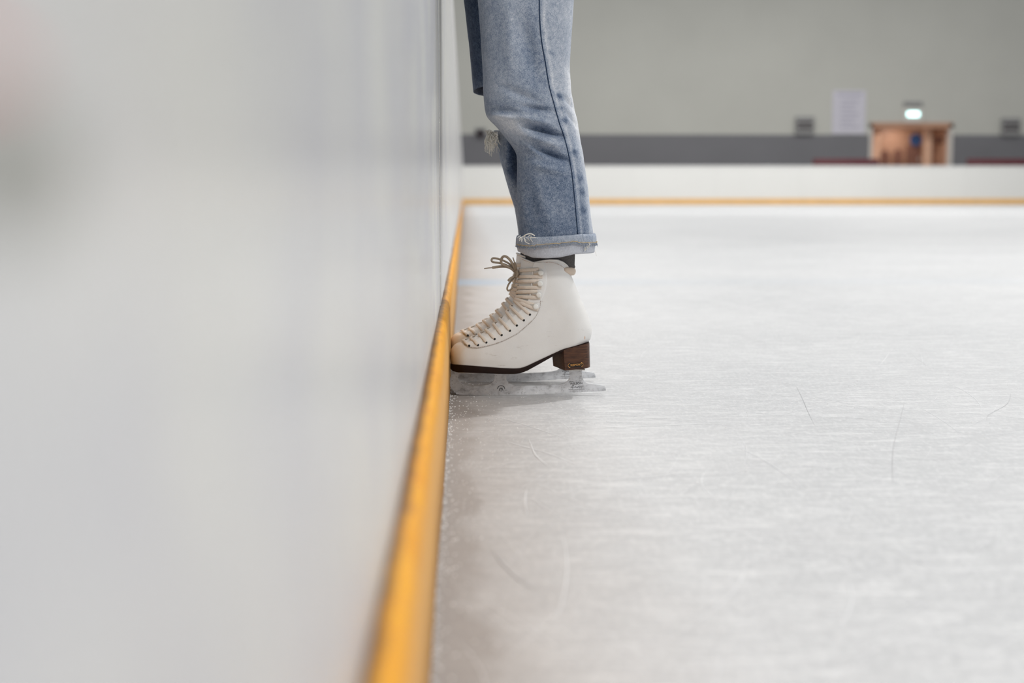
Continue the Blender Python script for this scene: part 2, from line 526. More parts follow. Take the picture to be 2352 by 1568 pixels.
# ------------------------------------------------------------------ things along the far wall
def far_things():
    # wooden doorway recess
    t = empty('doorway', (0.5 * (DL + DR), YW, .42), 'wood-panelled doorway recess in the far wall, below the glowing exit lamp', 'doorway')
    og = t.location
    w = lambda px: at(px, 330, YW + .6).x
    b = MB(); b.box(DL, DL + .09, YW - .06, YW + .2, .42, DT); b.box(DR - .11, DR, YW - .06, YW + .2, .42, DT)
    b.build('jamb', M['white'], t, og, False)
    b = MB(); b.box(DL, DR, YW - .06, YW + .25, DT - .14, DT + .03); b.build('lintel', M['oakdark'], t, og, False)
    b = MB(); b.box(DL, DR, YW + 1.2, YW + 1.26, .42, DT); b.build('back_panel', M['oakdark'], t, og, False)
    b = MB(); b.box(DL + .02, DL + .07, YW + .2, YW + 1.2, .42, DT); b.box(DR - .07, DR - .02, YW + .2, YW + 1.2, .42, DT)
    b.build('side_panel', M['oak'], t, og, False)
    b = MB(); b.box(DL, DR, YW + .2, YW + 1.26, DT, DT + .05); b.build('soffit', M['oakdark'], t, og, False)
    b = MB(); b.box(w(2002), w(2028), YW + .9, YW + .96, .42, DT - .3); b.build('light_panel', M['oak'], t, og, False)
    b = MB(); b.box(w(2086), w(2119), YW + .75, YW + .82, .42, at(2100, 333, YW + .75).z, .01)
    d = b.build('door', M['door'], t, og, False)
    b = MB(); b.box(w(2113), w(2116), YW + .70, YW + .75, 1.35, 1.5); b.build('door_handle', M['steel'], d, og, False)
    b = MB(); b.box(w(2122), w(2140), YW + .55, YW + .7, .42, DT - .1); b.build('post', M['oak'], t, og, False)
    b = MB(); b.box(w(2142), w(2170), YW + .70, YW + .74, at(2150, 329, YW + .7).z, at(2150, 316, YW + .7).z)
    b.build('transom', M['door'], t, og, False)
    b = MB(); b.box(w(2143), w(2149), YW + .70, YW + .74, .42, at(2150, 331, YW + .7).z)
    b.build('door_edge', M['door'], t, og, False)
    for px, top in ((2040, 345), (2070, 342)):
        b = MB()
        cx = w(px); zt = at(px, top, YW + .9).z
        pts = [(cx - .15, YW + .9, .5), (cx - .15, YW + .9, zt - .15), (cx - .08, YW + .9, zt - .02), (cx, YW + .9, zt), (cx + .08, YW + .9, zt - .02), (cx + .15, YW + .9, zt - .15), (cx + .15, YW + .9, .5)]
        vs = [Vector(p) for p in pts] + [Vector((p[0], p[1] + .05, p[2])) for p in pts]
        b.add(vs, [tuple(range(7)), tuple(range(13, 6, -1))] + [(i, i + 1, i + 8, i + 7) for i in range(6)])
        b.build('arched_panel', M['door'], t, og, False)
    # blue round sign hanging in the doorway
    c = at(2104, 321, YW + .6)
    s = empty('round_sign', c, 'dark blue round sign hanging inside the wooden doorway', 'sign')
    b = MB()
    for r, y, mi in ((.20, 0, 0),):
        n = 28
        vs = [c + Vector((r * math.cos(2 * math.pi * i / n), y, r * math.sin(2 * math.pi * i / n))) for i in range(n)]
        vs += [v + Vector((0, .03, 0)) for v in vs]
        b.add(vs, [tuple(range(n)), tuple(range(2 * n - 1, n - 1, -1))] + [(i, (i + 1) % n, n + (i + 1) % n, n + i) for i in range(n)])
    b.build('sign_face', M['blue'], s, c, False)
    b = MB()
    b.tube([c + Vector((0, .01, .19)), Vector((c.x, c.y + .01, DT))], .008)
    b.build('hanger', M['steel'], s, c)
    # exit lamp over the lintel
    c = at(2098, 262, YW - .12)
    s = empty('exit_light', c, 'glowing cyan white exit lamp above the wooden doorway', 'exit light')
    b = MB(); b.box(c.x - .30, c.x + .30, c.y + .01, YW - .001, DT + .03, c.z + .20, .01)
    b.build('housing', M['white'], s, c, False)
    b = MB(); b.box(c.x - .19, c.x + .19, c.y - .012, c.y + .012, c.z - .07, c.z + .07, .01)
    b.build('lit_panel', M['lamp'], s, c, False)
    b = MB(); c2 = at(2097, 238, YW - .05)
    b.box(c2.x - .30, c2.x + .30, YW - .09, YW - .001, c2.z - .07, c2.z + .07, .01)
    b.build('cover_plate', M['vent'], s, c, False)
    # framed notice
    c = at(1950, 258, YW - .03)
    hw, hh = (at(1988, 258, YW).x - at(1912, 258, YW).x) / 2, (at(1950, 208, YW).z - at(1950, 308, YW).z) / 2
    s = empty('notice_board', (c.x, c.y, c.z - hh), 'pale lilac notice sheet on the far wall, left of the doorway', 'notice')
    og = s.location
    b = MB(); b.box(c.x - hw, c.x + hw, YW - .03, YW - .001, c.z - hh, c.z + hh, .005); b.build('sheet', M['paper'], s, og, False)
    b = MB(); b.box(c.x - hw * .72, c.x + hw * .78, YW - .034, YW - .029, c.z + hh * .78, c.z + hh * .9)
    for k in range(7):
        z = c.z + hh * (.55 - k * .2)
        b.box(c.x - hw * .5, c.x + hw * (.6 - .15 * (k % 3)), YW - .034, YW - .029, z - .035, z + .02)
    b.build('print', M['print'], s, og, False)
    # wall units with two dark slots
    def unit(px, py, label):
        c = at(px, py, YW - .1)
        s = empty('wall_heater', (c.x, c.y, c.z - .28), label, 'wall heater', 'slotted wall heaters above the dark band')
        og = s.location
        b = MB(); b.box(c.x - .30, c.x + .30, YW - .16, YW - .026, c.z - .28, c.z + .30, .02); b.build('housing', M['vent'], s, og, False)
        for dz in (.095, -.075):
            b = MB(); b.box(c.x - .25, c.x + .25, YW - .175, YW - .155, c.z + dz - .042, c.z + dz + .042); b.build('slot', M['slot'], s, og, False)
    unit(1848, 289, 'grey wall heater with two dark slots, left of the notice sheet')
    unit(2321, 292, 'grey wall heater with two dark slots, right of the doorway')
    c = at(1104, 307, YW - .1)
    s = empty('wall_fitting', c, 'small dark round fitting on the far wall beside the near board edge', 'wall fitting')
    b = MB(); b.ball(c, .13, .08, .13); b.build('cap', M['slot'], s, c)
    b = MB(); b.box(c.x - .17, c.x + .17, YW - .07, YW - .026, c.z - .17, c.z + .17, .01); b.build('plate', M['band'], s, c, False)
    # maroon benches behind the boards
    def bench(px0, px1, label):
        y = YB + 1.6
        zt = at(px0, 364, y).z
        x0, x1 = at(px0, 370, y).x, at(px1, 370, y).x
        s = empty('bench', (x0, y, .42), label, 'bench', 'maroon benches behind the far boards')
        og = s.location
        b = MB(); b.box(x0, x1, y, y + .1, .92, zt, .03); b.build('backrest', M['maroon'], s, og)
        b = MB(); b.box(x0, x1, y + .1, y + .55, .82, .9, .03); b.build('seat', M['maroon'], s, og)
        for fx in (x0 + .1, (x0 + x1) / 2, x1 - .1):
            b = MB(); b.box(fx - .03, fx + .03, y + .05, y + .5, .42, .83); b.box(fx - .03, fx + .03, y + .02, y + .06, .42, zt - .1)
            b.build('leg', M['steel'], s, og, False)
    bench(1868, 2020, 'maroon bench behind the far boards, left end of doorway')
    bench(2222, 2420, 'maroon bench behind the far boards, right of the doorway')
far_things()

# small red sticker right beside the lens
def sticker():
    b = MB(); b.box(WX - .0002, WX + .0004, .124, .143, .3926, .3947)
    tag(b.build('sticker', M['red'], None, (WX, .132, .3936), False), 'red sticker on the near board at the left edge of the picture', 'sticker')
sticker()

# ------------------------------------------------------------------ the ice skate
YS = 2.655                         # centre plane of the nearer skate
BASE = Vector((at(1190, 909, YS).x, YS, 0))

FB = [((1036, 838), (1350, 787)), ((1034, 825), (1355, 780)), ((1034, 812), (1358, 771)), ((1037, 801), (1359, 763)), ((1045, 792), (1359, 756)),
      ((1057, 787), (1358, 749)), ((1075, 781), (1356, 742)), ((1100, 770), (1353, 733)), ((1120, 757), (1350, 725)), ((1135, 746), (1347, 717)),
      ((1148, 735), (1343, 708)), ((1160, 722), (1339, 698)), ((1172, 709), (1334, 687)), ((1182, 695), (1330, 676)), ((1188, 680), (1326, 666)),
      ((1191, 660), (1321, 654)), ((1194, 632), (1317, 644)), ((1196, 610), (1314, 637)), ((1198, 592), (1312, 631))]
SOLE_TOP = [(1034, 838), (1060, 840), (1100, 843), (1150, 847), (1180, 848), (1195, 847), (1207, 843), (1230, 832), (1262, 817), (1290, 804), (1320, 796), (1352, 786)]
SOLE_BOT = [(1034, 846), (1040, 852), (1050, 855), (1100, 857), (1150, 859), (1180, 859), (1195, 857), (1210, 851), (1232, 839), (1262, 822), (1280, 812), (1292, 806), (1320, 798), (1352, 787.8)]
SOLE_W = [(1034, .033), (1060, .038), (1100, .043), (1150, .041), (1200, .036), (1260, .031), (1320, .032), (1360, .031)]
def edge_drop(x):
    """the traced sole lines are those of the near edge, which looks lower than the centre plane by this much"""
    d0, d1 = max(0, x - 1033.5), max(0, 1353 - x)
    e = math.sqrt(max(0, 1 - (1 - min(d0 / 34, 1)) ** 2)) * math.sqrt(max(0, 1 - (1 - min(d1 / 44, 1)) ** 2))
    return 160 * interp(SOLE_W, x) * e
def sole_top(x): return interp(SOLE_TOP, x) - edge_drop(x)
def sole_bot(x): return interp(SOLE_BOT, x) - edge_drop(x)
COLLAR = [(0, 0), (.22, 1), (.30, -4), (.42, -12), (.55, -19), (.70, -24), (.82, -23), (.90, -18), (.96, -9), (1, 0)]

def boot_rows():
    NI = len(FB) - 1
    Fp = catmull([(a[0], a[1], 0) for a, b in FB], 5)
    Bp = catmull([(b[0], b[1], 0) for a, b in FB], 5)
    K = 44
    rows = []
    for r, (f, bk) in enumerate(zip(Fp, Bp)):
        i = r / 5.0
        tt = i / NI
        near, far = [], []
        L = (bk - f).length
        for k in range(K + 1):
            u = .5 - .5 * math.cos(math.pi * k / K)
            p = f.lerp(bk, u)
            if i < 9:
                wgt = (1 - i / 9) ** 1.6
                p = p + Vector((0, (sole_top(p.x) - lerp(838, 787, u)) * wgt, 0))
            if i > NI - 4:
                p = p + Vector((0, interp(COLLAR, u) * sstep(NI - 4, NI, i), 0))
            d0, d1 = u * L, (1 - u) * L
            Rf = lerp(34, 60, sstep(2, 13, i))
            Rb = lerp(44, 58, sstep(2, 14, i))
            e = math.sqrt(max(0, 1 - (1 - min(d0 / Rf, 1)) ** 2)) * math.sqrt(max(0, 1 - (1 - min(d1 / Rb, 1)) ** 2))
            wd = lerp(interp(SOLE_W, p.x), .0365, sstep(1, 15, i))
            # tuck in towards the sole and round the toe box over its top
            wd *= lerp(.965, 1.0, sstep(0, 1.5, i))
            # ankle hollow
            wd -= .0035 * math.exp(-((p.x - 1285) / 45) ** 2 - ((p.y - 715) / 35) ** 2)
            w = at(p.x, p.y, YS)
            near.append(Vector((w.x, YS - wd * e, w.z)))
            far.append(Vector((w.x, YS + wd * e, w.z)))
        rows.append(near + far[-2:0:-1])
    return rows

ROWS = boot_rows()
def loft_faces(nr, n):
    return [(r * n + j, r * n + (j + 1) % n, (r + 1) * n + (j + 1) % n, (r + 1) * n + j) for r in range(nr - 1) for j in range(n)]
BV = [v for r in ROWS for v in r]
BF = loft_faces(len(ROWS), len(ROWS[0]))
BVH = BVHTree.FromPolygons(BV, BF)

def surf(px, py, off=.0, side=-1):
    """point and normal on the near (or far) flank of the boot at a traced place"""
    w = at(px, py, YS)
    for it in range(3):
        hit = BVH.ray_cast(Vector((w.x, YS - .3, w.z)), Vector((0, 1, 0)))
        if hit[0] is None: break
        # aim along the real sight line so that marks land where they were measured
        w2 = at(px, py, hit[0].y)
        w = Vector((w2.x, 0, w2.z))
    if hit[0] is None:
        p, nrm, _, _ = BVH.find_nearest(at(px, py, YS - .01))
    else:
        p, nrm = hit[0], hit[1]
    if nrm.y > 0: nrm = -nrm
    if side > 0:
        p = Vector((p.x, 2 * YS - p.y, p.z)); nrm = Vector((nrm.x, -nrm.y, nrm.z))
    return p + nrm * off, nrm

FRONT = [(1063, 784), (1078, 779), (1100, 769), (1120, 756), (1135, 745), (1148, 734), (1160, 721), (1172, 708), (1182, 694), (1188, 680), (1191, 660), (1194, 630), (1196, 608)]
def front_pt(py, off=.003):
    for (x0, y0), (x1, y1) in zip(FRONT, FRONT[1:]):
        if y1 <= py <= y0:
            x = lerp(x0, x1, (py - y0) / (y1 - y0)); break
    else:
        x = FRONT[0][0] if py > 700 else FRONT[-1][0]
        y0, y1, x0, x1 = 1, 0, 0, 0
    dx, dy = (x1 - x0), (y1 - y0)
    l = math.hypot(dx, dy) or 1
    n = Vector((dy / l, 0, dx / l))       # outwards, in world x / z
    w = at(x, py, YS)
    return w + n * off, n

EYELETS = [(1078, 794), (1098, 792), (1117, 786), (1136, 778), (1152, 769), (1171, 759), (1187, 747), (1203, 735), (1217, 722)]
HOOKS = [(1230, 704), (1238, 677), (1241, 651), (1243, 626)]

def lace_over(mb, a, b, py_mid, rx=.0028, ry=.0008):
    """a lace from a traced point on the near side over the front to the mirrored point b on the far side"""
    c, nc = front_pt(py_mid, .0030)
    near = []
    for t in (0, .25, .5, .75):
        # straight in the picture between a and the front line
        q = (lerp(a[0], None or cx_of(py_mid), t), lerp(a[1], py_mid, t))
        p, n = surf(q[0], q[1], .0032 if t > 0 else .0012)
        near.append((p, n))
    far = []
    for t in (0, .25, .5, .75):
        q = (lerp(b[0], cx_of(py_mid), t), lerp(b[1], py_mid, t))
        p, n = surf(q[0], q[1], .0032 if t > 0 else .0012, 1)
        far.append((p, n))
    pts = [p for p, n in near] + [c] + [p for p, n in reversed(far)]
    nr = [n for p, n in near] + [nc] + [n for p, n in reversed(far)]
    P = catmull(pts, 5); Nn = catmull(nr, 5)
    mb.tube(P, rx, ry, normals=[v.normalized() for v in Nn], seg=8)

def cx_of(py):
    for (x0, y0), (x1, y1) in zip(FRONT, FRONT[1:]):
        if y1 <= py <= y0:
            return lerp(x0, x1, (py - y0) / (y1 - y0))
    return FRONT[0][0] if py > 700 else FRONT[-1][0]

def ribbon_px(mb, pts, dys, rx=.0022, ry=.0008, hint=Vector((0, -1, 0)), taper=None):
    P = [at(x, y, YS + d) for (x, y), d in zip(pts, dys)]
    mb.tube(catmull(P, 6), rx, ry, hint=hint, seg=8, taper=taper)

def text_mesh(body, size, thick=.0002, bold=0.0):
    cu = bpy.data.curves.new('txt', 'FONT')
    cu.body = body; cu.size = size; cu.align_x = 'CENTER'; cu.align_y = 'CENTER'; cu.extrude = thick; cu.offset = bold
    o = bpy.data.objects.new('txt', cu); C.objects.link(o)
    dg = bpy.context.evaluated_depsgraph_get()
    me = bpy.data.meshes.new_from_object(o.evaluated_get(dg))
    vs = [v.co.copy() for v in me.vertices]; fs = [tuple(p.vertices) for p in me.polygons]
    bpy.data.objects.remove(o); bpy.data.curves.remove(cu); bpy.data.meshes.remove(me)
    return vs, fs

def put_text(mb, body, px, py, y, size, ang=0, sx=1.0, bold=0.0):
    vs, fs = text_mesh(body, size, .00015, bold)
    c = at(px, py, y)
    ca, sa = math.cos(ang), math.sin(ang)
    mb.add([c + Vector((v.x * sx * ca - v.y * sa, -v.z, v.x * sx * sa + v.y * ca)) for v in vs], fs)

def make_skate():
    t = empty('ice_skate', BASE, 'nearer white leather figure skate, toe against the yellow kick strip, in front of the other', 'ice skate', 'the skater\'s two white ice skates')
    O = BASE
    # --- boot upper
    boot = mesh_obj('boot', BV, BF, M['leather'], t, O)
    so = boot.modifiers.new('thickness', 'SOLIDIFY'); so.thickness = .003; so.offset = -1
    # --- raised eyelet facing on both flanks
    A = [(1228, 603), (1224, 612), (1222, 640), (1219, 665), (1215, 685), (1207, 702), (1196, 714), (1180, 727), (1164, 740), (1149, 751), (1135, 760), (1118, 769), (1098, 778), (1082, 783), (1068, 787)]
    B = [(1252, 602), (1254, 612), (1257, 640), (1253, 668), (1243, 693), (1236, 718), (1226, 735), (1208, 752), (1190, 767), (1172, 777), (1155, 785), (1135, 792), (1115, 797), (1095, 800), (1073, 797)]
    Ac = catmull([(x, y, 0) for x, y in A], 4); Bc = catmull([(x, y, 0) for x, y in B], 4)
    m = MB()
    for side in (-1, 1):
        vs, fs = [], []
        prof = [(0, -.0004), (0, .0022), (.02, .0027), (.10, .0024), (.3, .0018), (.5, .0016), (.7, .0014), (.85, .0012), (.96, .0008), (1.0, -.0004)]
        n = len(prof)
        for a, b in zip(Ac, Bc):
            for s, off in prof:
                q = a.lerp(b, s)
                vs.append(surf(q.x, q.y, off, side)[0])
        for i in range(len(Ac) - 1):
            for k in range(n - 1):
                fs.append((i * n + k, i * n + k + 1, (i + 1) * n + k + 1, (i + 1) * n + k))
        m.add(vs, fs)
    m.build('eyelet_facing', M['leather'], boot, O)
    # --- stitching, dash by dash
    m = MB()
    def stitches(line, step, duty, off):
        pl = catmull([(x, y, 0) for x, y in line], 12)
        acc, seg = 0.0, []
        for a, b in zip(pl, pl[1:]):
            d = (b - a).length
            ph = (acc % step) / step
            if ph < duty: seg.append((a, b))
            acc += d
        for a, b in seg:
            p, n1 = surf(a.x, a.y, off); q, n2 = surf(b.x, b.y, off)
            m.tube([p, q], .00038, .0003, normals=[n1, n2], seg=5)
    stitches([(1242, 690), (1240, 705), (1234, 720), (1225, 733), (1207, 750), (1189, 765), (1171, 775), (1154, 783), (1134, 790), (1114, 795), (1095, 798), (1074, 795), (1062, 788)], 4.2, .62, .0016)
    m.build('facing_stitching', M['stitch'], boot, O)
    m = MB()
    stitches([(1231, 612), (1234, 607), (1250, 603), (1265, 602), (1280, 606), (1294, 614), (1304, 624), (1311, 635)], 3.2, .7, .0006)
    stitches([(1200, 596), (1212, 600), (1224, 604)], 3.2, .7, .0006)
    m.build('collar_stitching', M['pinkstitch'], boot, O)
    # --- rolled collar edge and lining that shows behind the sock
    m = MB()
    m.tube([v + Vector((0, 0, .0002)) for v in ROWS[-1]] + [ROWS[-1][0]], .0019, .0016, seg=8, cap=False)
    m.build('collar_edge', M['leather'], boot, O)
    m = MB()
    pts = [at(1296, 618, YS - .028), at(1309, 622, YS - .017), at(1315, 623, YS), at(1309, 622, YS + .017), at(1296, 618, YS + .028)]
    m.tube(catmull(pts, 6), .0062, .0078, seg=14, taper=lambda q: .25 + .75 * math.sin(math.pi * q) ** .5)
    m.build('collar_lining', M['lining'], boot, O)
    # --- eyelets
    for (x, y) in EYELETS:
        for side in (-1, 1):
            p, n = surf(x, y, .0019, side)
            m = MB()
            a = n.orthogonal().normalized(); b = n.cross(a)
            ring = [p + a * (.0022 * math.cos(q)) + b * (.0022 * math.sin(q)) for q in [2 * math.pi * k / 14 for k in range(14)]]
            back = [v - n * .002 for v in ring]
            top = [p + n * .0004 + (v - p) * .8 for v in ring]
            m.add(ring + back + top, [tuple(range(28, 42))] + [(k, (k + 1) % 14, 14 + (k + 1) % 14, 14 + k) for k in range(14)] + [(k, (k + 1) % 14, 28 + (k + 1) % 14, 28 + k) for k in range(14)])
            m.build('eyelet', M['hole'], boot, O)
    # --- hooks: tab plus white stud
    for (x, y) in HOOKS:
        for side in (-1, 1):
            p, n = surf(x, y, .0042, side)
            q0, n0 = surf(x - 17, y + .5, .0022, side)
            q1, n1 = surf(x - 8, y + .3, .0030, side)
            m = MB()
            m.tube(catmull([q0, q1, p - n * .0012], 5), .0044, .0007, normals=[n] * 11, seg=10)
            m.tube([p - n * .005, p], .0026, seg=12)
            hk = m.build('hook', M['steel'], t, O)
            m = MB()
            a = n.orthogonal().normalized(); b = n.cross(a)
            vs, fs, N = [], [], 18
            for rr, hh in ((.0040, -.0010), (.0050, 0), (.0051, .0008), (.0046, .0015), (.0030, .0020)):
                vs += [p + n * hh + a * (rr * math.cos(2 * math.pi * k / N)) + b * (rr * math.sin(2 * math.pi * k / N)) for k in range(N)]
            for r in range(4):
                fs += [(r * N + k, r * N + (k + 1) % N, (r + 1) * N + (k + 1) % N, (r + 1) * N + k) for k in range(N)]
            fs += [tuple(range(N)), tuple(range(4 * N, 5 * N))]
            m.add(vs, fs)
            m.build('hook_stud', M['stud'], hk, O)
    # --- laces: crossings over the instep, then pairs round the hooks
    m = MB()
    mids = [784, 777, 768, 758, 745, 733, 716, 705, 691]
    for k, e in enumerate(EYELETS):
        nxt = EYELETS[min(k + 1, len(EYELETS) - 1)]
        lace_over(m, e, nxt, mids[k])
    for (x, y, ym) in ((1227, 700, 687), (1236, 712, 691), (1241, 684, 681), (1235, 669, 671), (1244, 660, 660), (1238, 645, 646), (1247, 635, 635), (1239, 618, 621)):
        lace_over(m, (x, y), (x, y), ym, .0034, .0009)
    lace = m.build('lace', M['lace'], t, O)
    # --- bow
    m = MB()
    K = (1188, 629)
    ribbon_px(m, [K, (1181, 613), (1173, 599), (1164, 590), (1156, 589), (1151, 597), (1153, 606), (1163, 611), (1175, 617), K], [-.004, -.008, -.010, -.010, -.008, -.004, -.002, -.003, -.004, -.003], .0024, .0010)
    ribbon_px(m, [K, (1174, 614), (1153, 605), (1134, 602), (1129, 598), (1132, 593), (1143, 594), (1160, 600), (1175, 610), K], [.002, .006, .016, .024, .026, .028, .024, .016, .008, .003], .0019, .0009)
    ribbon_px(m, [K, (1179, 620), (1166, 613), (1150, 612), (1133, 614), (1124, 615), (1112, 616.5)], [-.002, 0, .002, .003, .005, .006, .008], .0024, .0010, taper=lambda q: 1 if q < .7 else .42)
    ribbon_px(m, [K, (1184, 641), (1179, 655), (1173, 665), (1167, 667), (1165, 661), (1170, 650), (1180, 638), K], [-.003, -.006, -.008, -.008, -.007, -.006, -.004, -.003, -.002], .0017, .0009)
    ribbon_px(m, [K, (1180, 635), (1173, 639), (1167, 645)], [-.004, -.007, -.010, -.012], .0023, .0009)
    ribbon_px(m, [(1188, 627), (1184, 610), (1181, 600), (1178, 591)], [-.006, -.010, -.012, -.014], .0020, .0009, taper=lambda q: 1 if q < .6 else .5)
    m.ball(at(1187, 629, YS - .004), .0052, .0060, .0058)
    m.tube(catmull([at(1186, 621, YS - .010), at(1189, 628, YS - .012), at(1185, 637, YS - .010)], 5), .0024, .0012, hint=Vector((0, -1, 0)))
    m.build('bow', M['bow'], lace, O)
    # --- sole
    m = MB()
    N = 60
    vs, fs = [], []
    for k in range(N + 1):
        u = .5 - .5 * math.cos(math.pi * k / N)
        x = lerp(1034.5, 1352, u)
        d0, d1 = x - 1033.5, 1353 - x
        e = math.sqrt(max(.0004, 1 - (1 - min(d0 / 34, 1)) ** 2)) * math.sqrt(max(.0004, 1 - (1 - min(d1 / 44, 1)) ** 2))
        wd = (interp(SOLE_W, x) + .0008) * e
        zt, zb = at(x, sole_top(x) - 1.5, YS), at(x, sole_bot(x), YS)
        h = zt.z - zb.z
        for (yy, z) in ((-1, zt.z), (-1.0, zb.z + h * .35), (-.96, zb.z), (.96, zb.z), (1.0, zb.z + h * .35), (1, zt.z)):
            vs.append((zt.x, YS + yy * wd, z))
    for k in range(N):
        for j in range(6):
            fs.append((k * 6 + j, k * 6 + (j + 1) % 6, (k + 1) * 6 + (j + 1) % 6, (k + 1) * 6 + j))
    fs += [tuple(range(6)), tuple(range(N * 6, N * 6 + 6))]
    m.add(vs, fs)
    sole = sharp(m.build('sole', M['sole'], t, O), 50)
    # --- heel: a D-shaped stack, its breast running forward on the far side
    def heel_ring(dy0, dy1, grow):
        pts = []
        xs_near = [1292, 1310, 1330, 1343, 1350, 1353]
        hw = .0320 + grow
        for x, w in zip(xs_near, (1, 1.0, .98, .88, .66, .28)):
            pts.append((x, -hw * w))
        for x, w in zip(reversed(xs_near[:]), (.28, .66, .88, .98, 1.0, 1.0)):
            pts.append((x if x > 1292 else 1270, hw * w))
        # breast curve back to the near side
        pts += [(1276, .016), (1281, 0), (1286, -.016)]
        return pts
    top = heel_ring(0, 0, .0006); bot = heel_ring(0, 0, -.0008)
    vs, fs = [], []
    n = len(top)
    for (ring, ysel) in ((top, 0), (bot, 1)):
        for x, yy in ring:
            if ysel == 0:
                w = at(x, sole_bot(x) - 2.0, YS)
            else:
                w = at(x + (1.5 if x > 1300 else 3), 846 - (x - 1295) * .10 if x > 1295 else 846 - (1295 - x) * .05, YS)
            vs.append((w.x, YS + yy, w.z))
    fs = [tuple(range(n)), tuple(range(n, 2 * n))] + [(k, (k + 1) % n, n + (k + 1) % n, n + k) for k in range(n)]
    m = MB(); m.add(vs, fs)
    heel = sharp(m.build('heel', M['heel'], t, O), 40)
    # badge
    yb = YS - .0330
    m = MB()
    c = at(1322, 838, yb)
    ang = math.radians(4.5)
    def cap(hl, r, yo, col=None):
        P = []
        for k in range(9): P.append((hl + r * math.cos(-math.pi / 2 + math.pi * k / 8), r * math.sin(-math.pi / 2 + math.pi * k / 8)))
        for k in range(9): P.append((-hl + r * math.cos(math.pi / 2 + math.pi * k / 8), r * math.sin(math.pi / 2 + math.pi * k / 8)))
        return [c + Vector((x * math.cos(ang) - z * math.sin(ang), yo, x * math.sin(ang) + z * math.cos(ang))) for x, z in P]
    P = cap(.0105, .0034, 0); Q = cap(.0105, .0034, .0022); n = len(P)
    m.add(P + Q, [tuple(range(n)), tuple(range(2 * n - 1, n - 1, -1))] + [(k, (k + 1) % n, n + (k + 1) % n, n + k) for k in range(n)])
    bd = m.build('badge', M['black'], heel, O, False)
    m = MB()
    P = cap(.0105, .0036, -.0002)
    for a, b in ((0, 9), (9, 18)):
        m.tube(P[a:b], .0005, seg=6)
    put_text(m, 'RISPORT', 1323.5, 837.8, yb - .0003, .0052, ang, 1.08, .00012)
    m.build('badge_print', M['gold'], heel, O, False)
    # --- blade
    outline = [(1045, 848), (1036, 866), (1032, 877), (1030, 884), (1032, 887), (1031, 889), (1035, 891), (1035, 894), (1039, 895), (1039, 899), (1043, 900), (1043, 904), (1047, 905), (1047, 908.5),
               (1060, 909.5), (1090, 910.5), (1120, 911), (1160, 910.5), (1200, 910), (1240, 908.5), (1280, 906.5), (1300, 904.5), (1312, 904.5), (1350, 903), (1391, 900.5),
               (1391, 896), (1389, 891), (1386, 888.5), (1375, 886.5), (1350, 883.5), (1344, 880.5), (1340, 876), (1337, 869), (1336, 861), (1338, 846),
               (1302, 846), (1307, 858), (1309, 867), (1308, 872), (1304, 878), (1297, 883), (1284, 886), (1260, 888), (1225, 889.5), (1190, 889.5), (1178, 887.5), (1170, 884), (1164, 878), (1162, 871), (1163, 865), (1167, 850),
               (1132, 850), (1135.5, 865), (1136, 872), (1134, 878), (1129, 883), (1120, 887), (1105, 889.5), (1085, 890.5), (1070, 889), (1061, 885), (1054, 879), (1051, 872), (1053, 865), (1064, 849)]
    m = MB()
    hy = .0021
    n = len(outline)
    vs = [at(x, y, YS) for x, y in outline]
    z0 = min(v.z for v in vs)
    vs = [Vector((v.x, YS, v.z - z0)) for v in vs]
    m.add([v + Vector((0, -hy, 0)) for v in vs] + [v + Vector((0, hy, 0)) for v in vs],
          [tuple(range(n)), tuple(range(2 * n - 1, n - 1, -1))] + [(k, (k + 1) % n, n + (k + 1) % n, n + k) for k in range(n)])
    bl = m.build('blade', M['blade'], t, O, False)
    bm = bmesh.new(); bm.from_mesh(bl.data)
    bmesh.ops.triangulate(bm, faces=[f for f in bm.faces if len(f.verts) > 4])
    bm.to_mesh(bl.data); bm.free()
    # mounting plates
    m = MB()
    pa, pb = at(1052, 851.2, YS), at(1176, 852.5, YS)
    m.box(pa.x, pb.x, YS - .022, YS + .022, pb.z - .0006, pb.z + .0014, .0005)
    m.build('sole_plate', M['steel'], bl, O, False)
    m = MB()
    pa, pb = at(1299, 846.6, YS), at(1342, 846.6, YS)
    m.box(pa.x, pb.x, YS - .018, YS + .018, pa.z - .0010, pa.z + .0012, .0005)
    m.build('heel_plate', M['steel'], bl, O, False)
    for px, py in ((1302, 847.4), (1336, 847.2), (1066, 852.2), (1126, 853.0)):
        for s in (-1, 1):
            m = MB()
            m.ball(at(px, py, YS + s * .013), .0028, .0028, .0012, 10, 4)
            m.build('screw', M['engrave'], bl, O)
    # etched marks
    m = MB()
    ym = YS - hy - .0001
    put_text(m, 'JOHN', 1312.5, 876.2, ym, .0030, 0, 1.1)
    put_text(m, 'WILSON', 1323.5, 880.7, ym, .0056, math.radians(2), 1.12, .0001)
    put_text(m, 'MADE IN ENGLAND', 1325, 893.8, ym, .0023, math.radians(2), 1.45)
    sq = [(1313, 890), (1315, 885), (1318, 884), (1316, 888), (1314, 891), (1318, 890), (1322, 887.5), (1323, 890), (1326, 887.5), (1327, 890), (1330, 886), (1331, 890), (1334, 887.5), (1336, 889.5)]
    m.tube(catmull([at(x, y, ym) for x, y in sq], 3), .00045, seg=5)
    m.build('etched_lettering', M['engrave'], bl, O, False)
    m = MB()
    arc = [at(1151 + 8.6 * math.cos(a), 894 - 8.6 * math.sin(a), ym) for a in [math.radians(8 + 164 * k / 16) for k in range(17)]]
    m.tube(arc, .0007, .0003, hint=Vector((0, -1, 0)), seg=6)
    for sx in (-1, 1):
        m.tube([at(1151 + sx * 4.5, 897, ym), at(1151 + sx * 3.0, 892.5, ym), at(1151 + sx * .7, 890.5, ym)], .0007, .0003, hint=Vector((0, -1, 0)), seg=6)
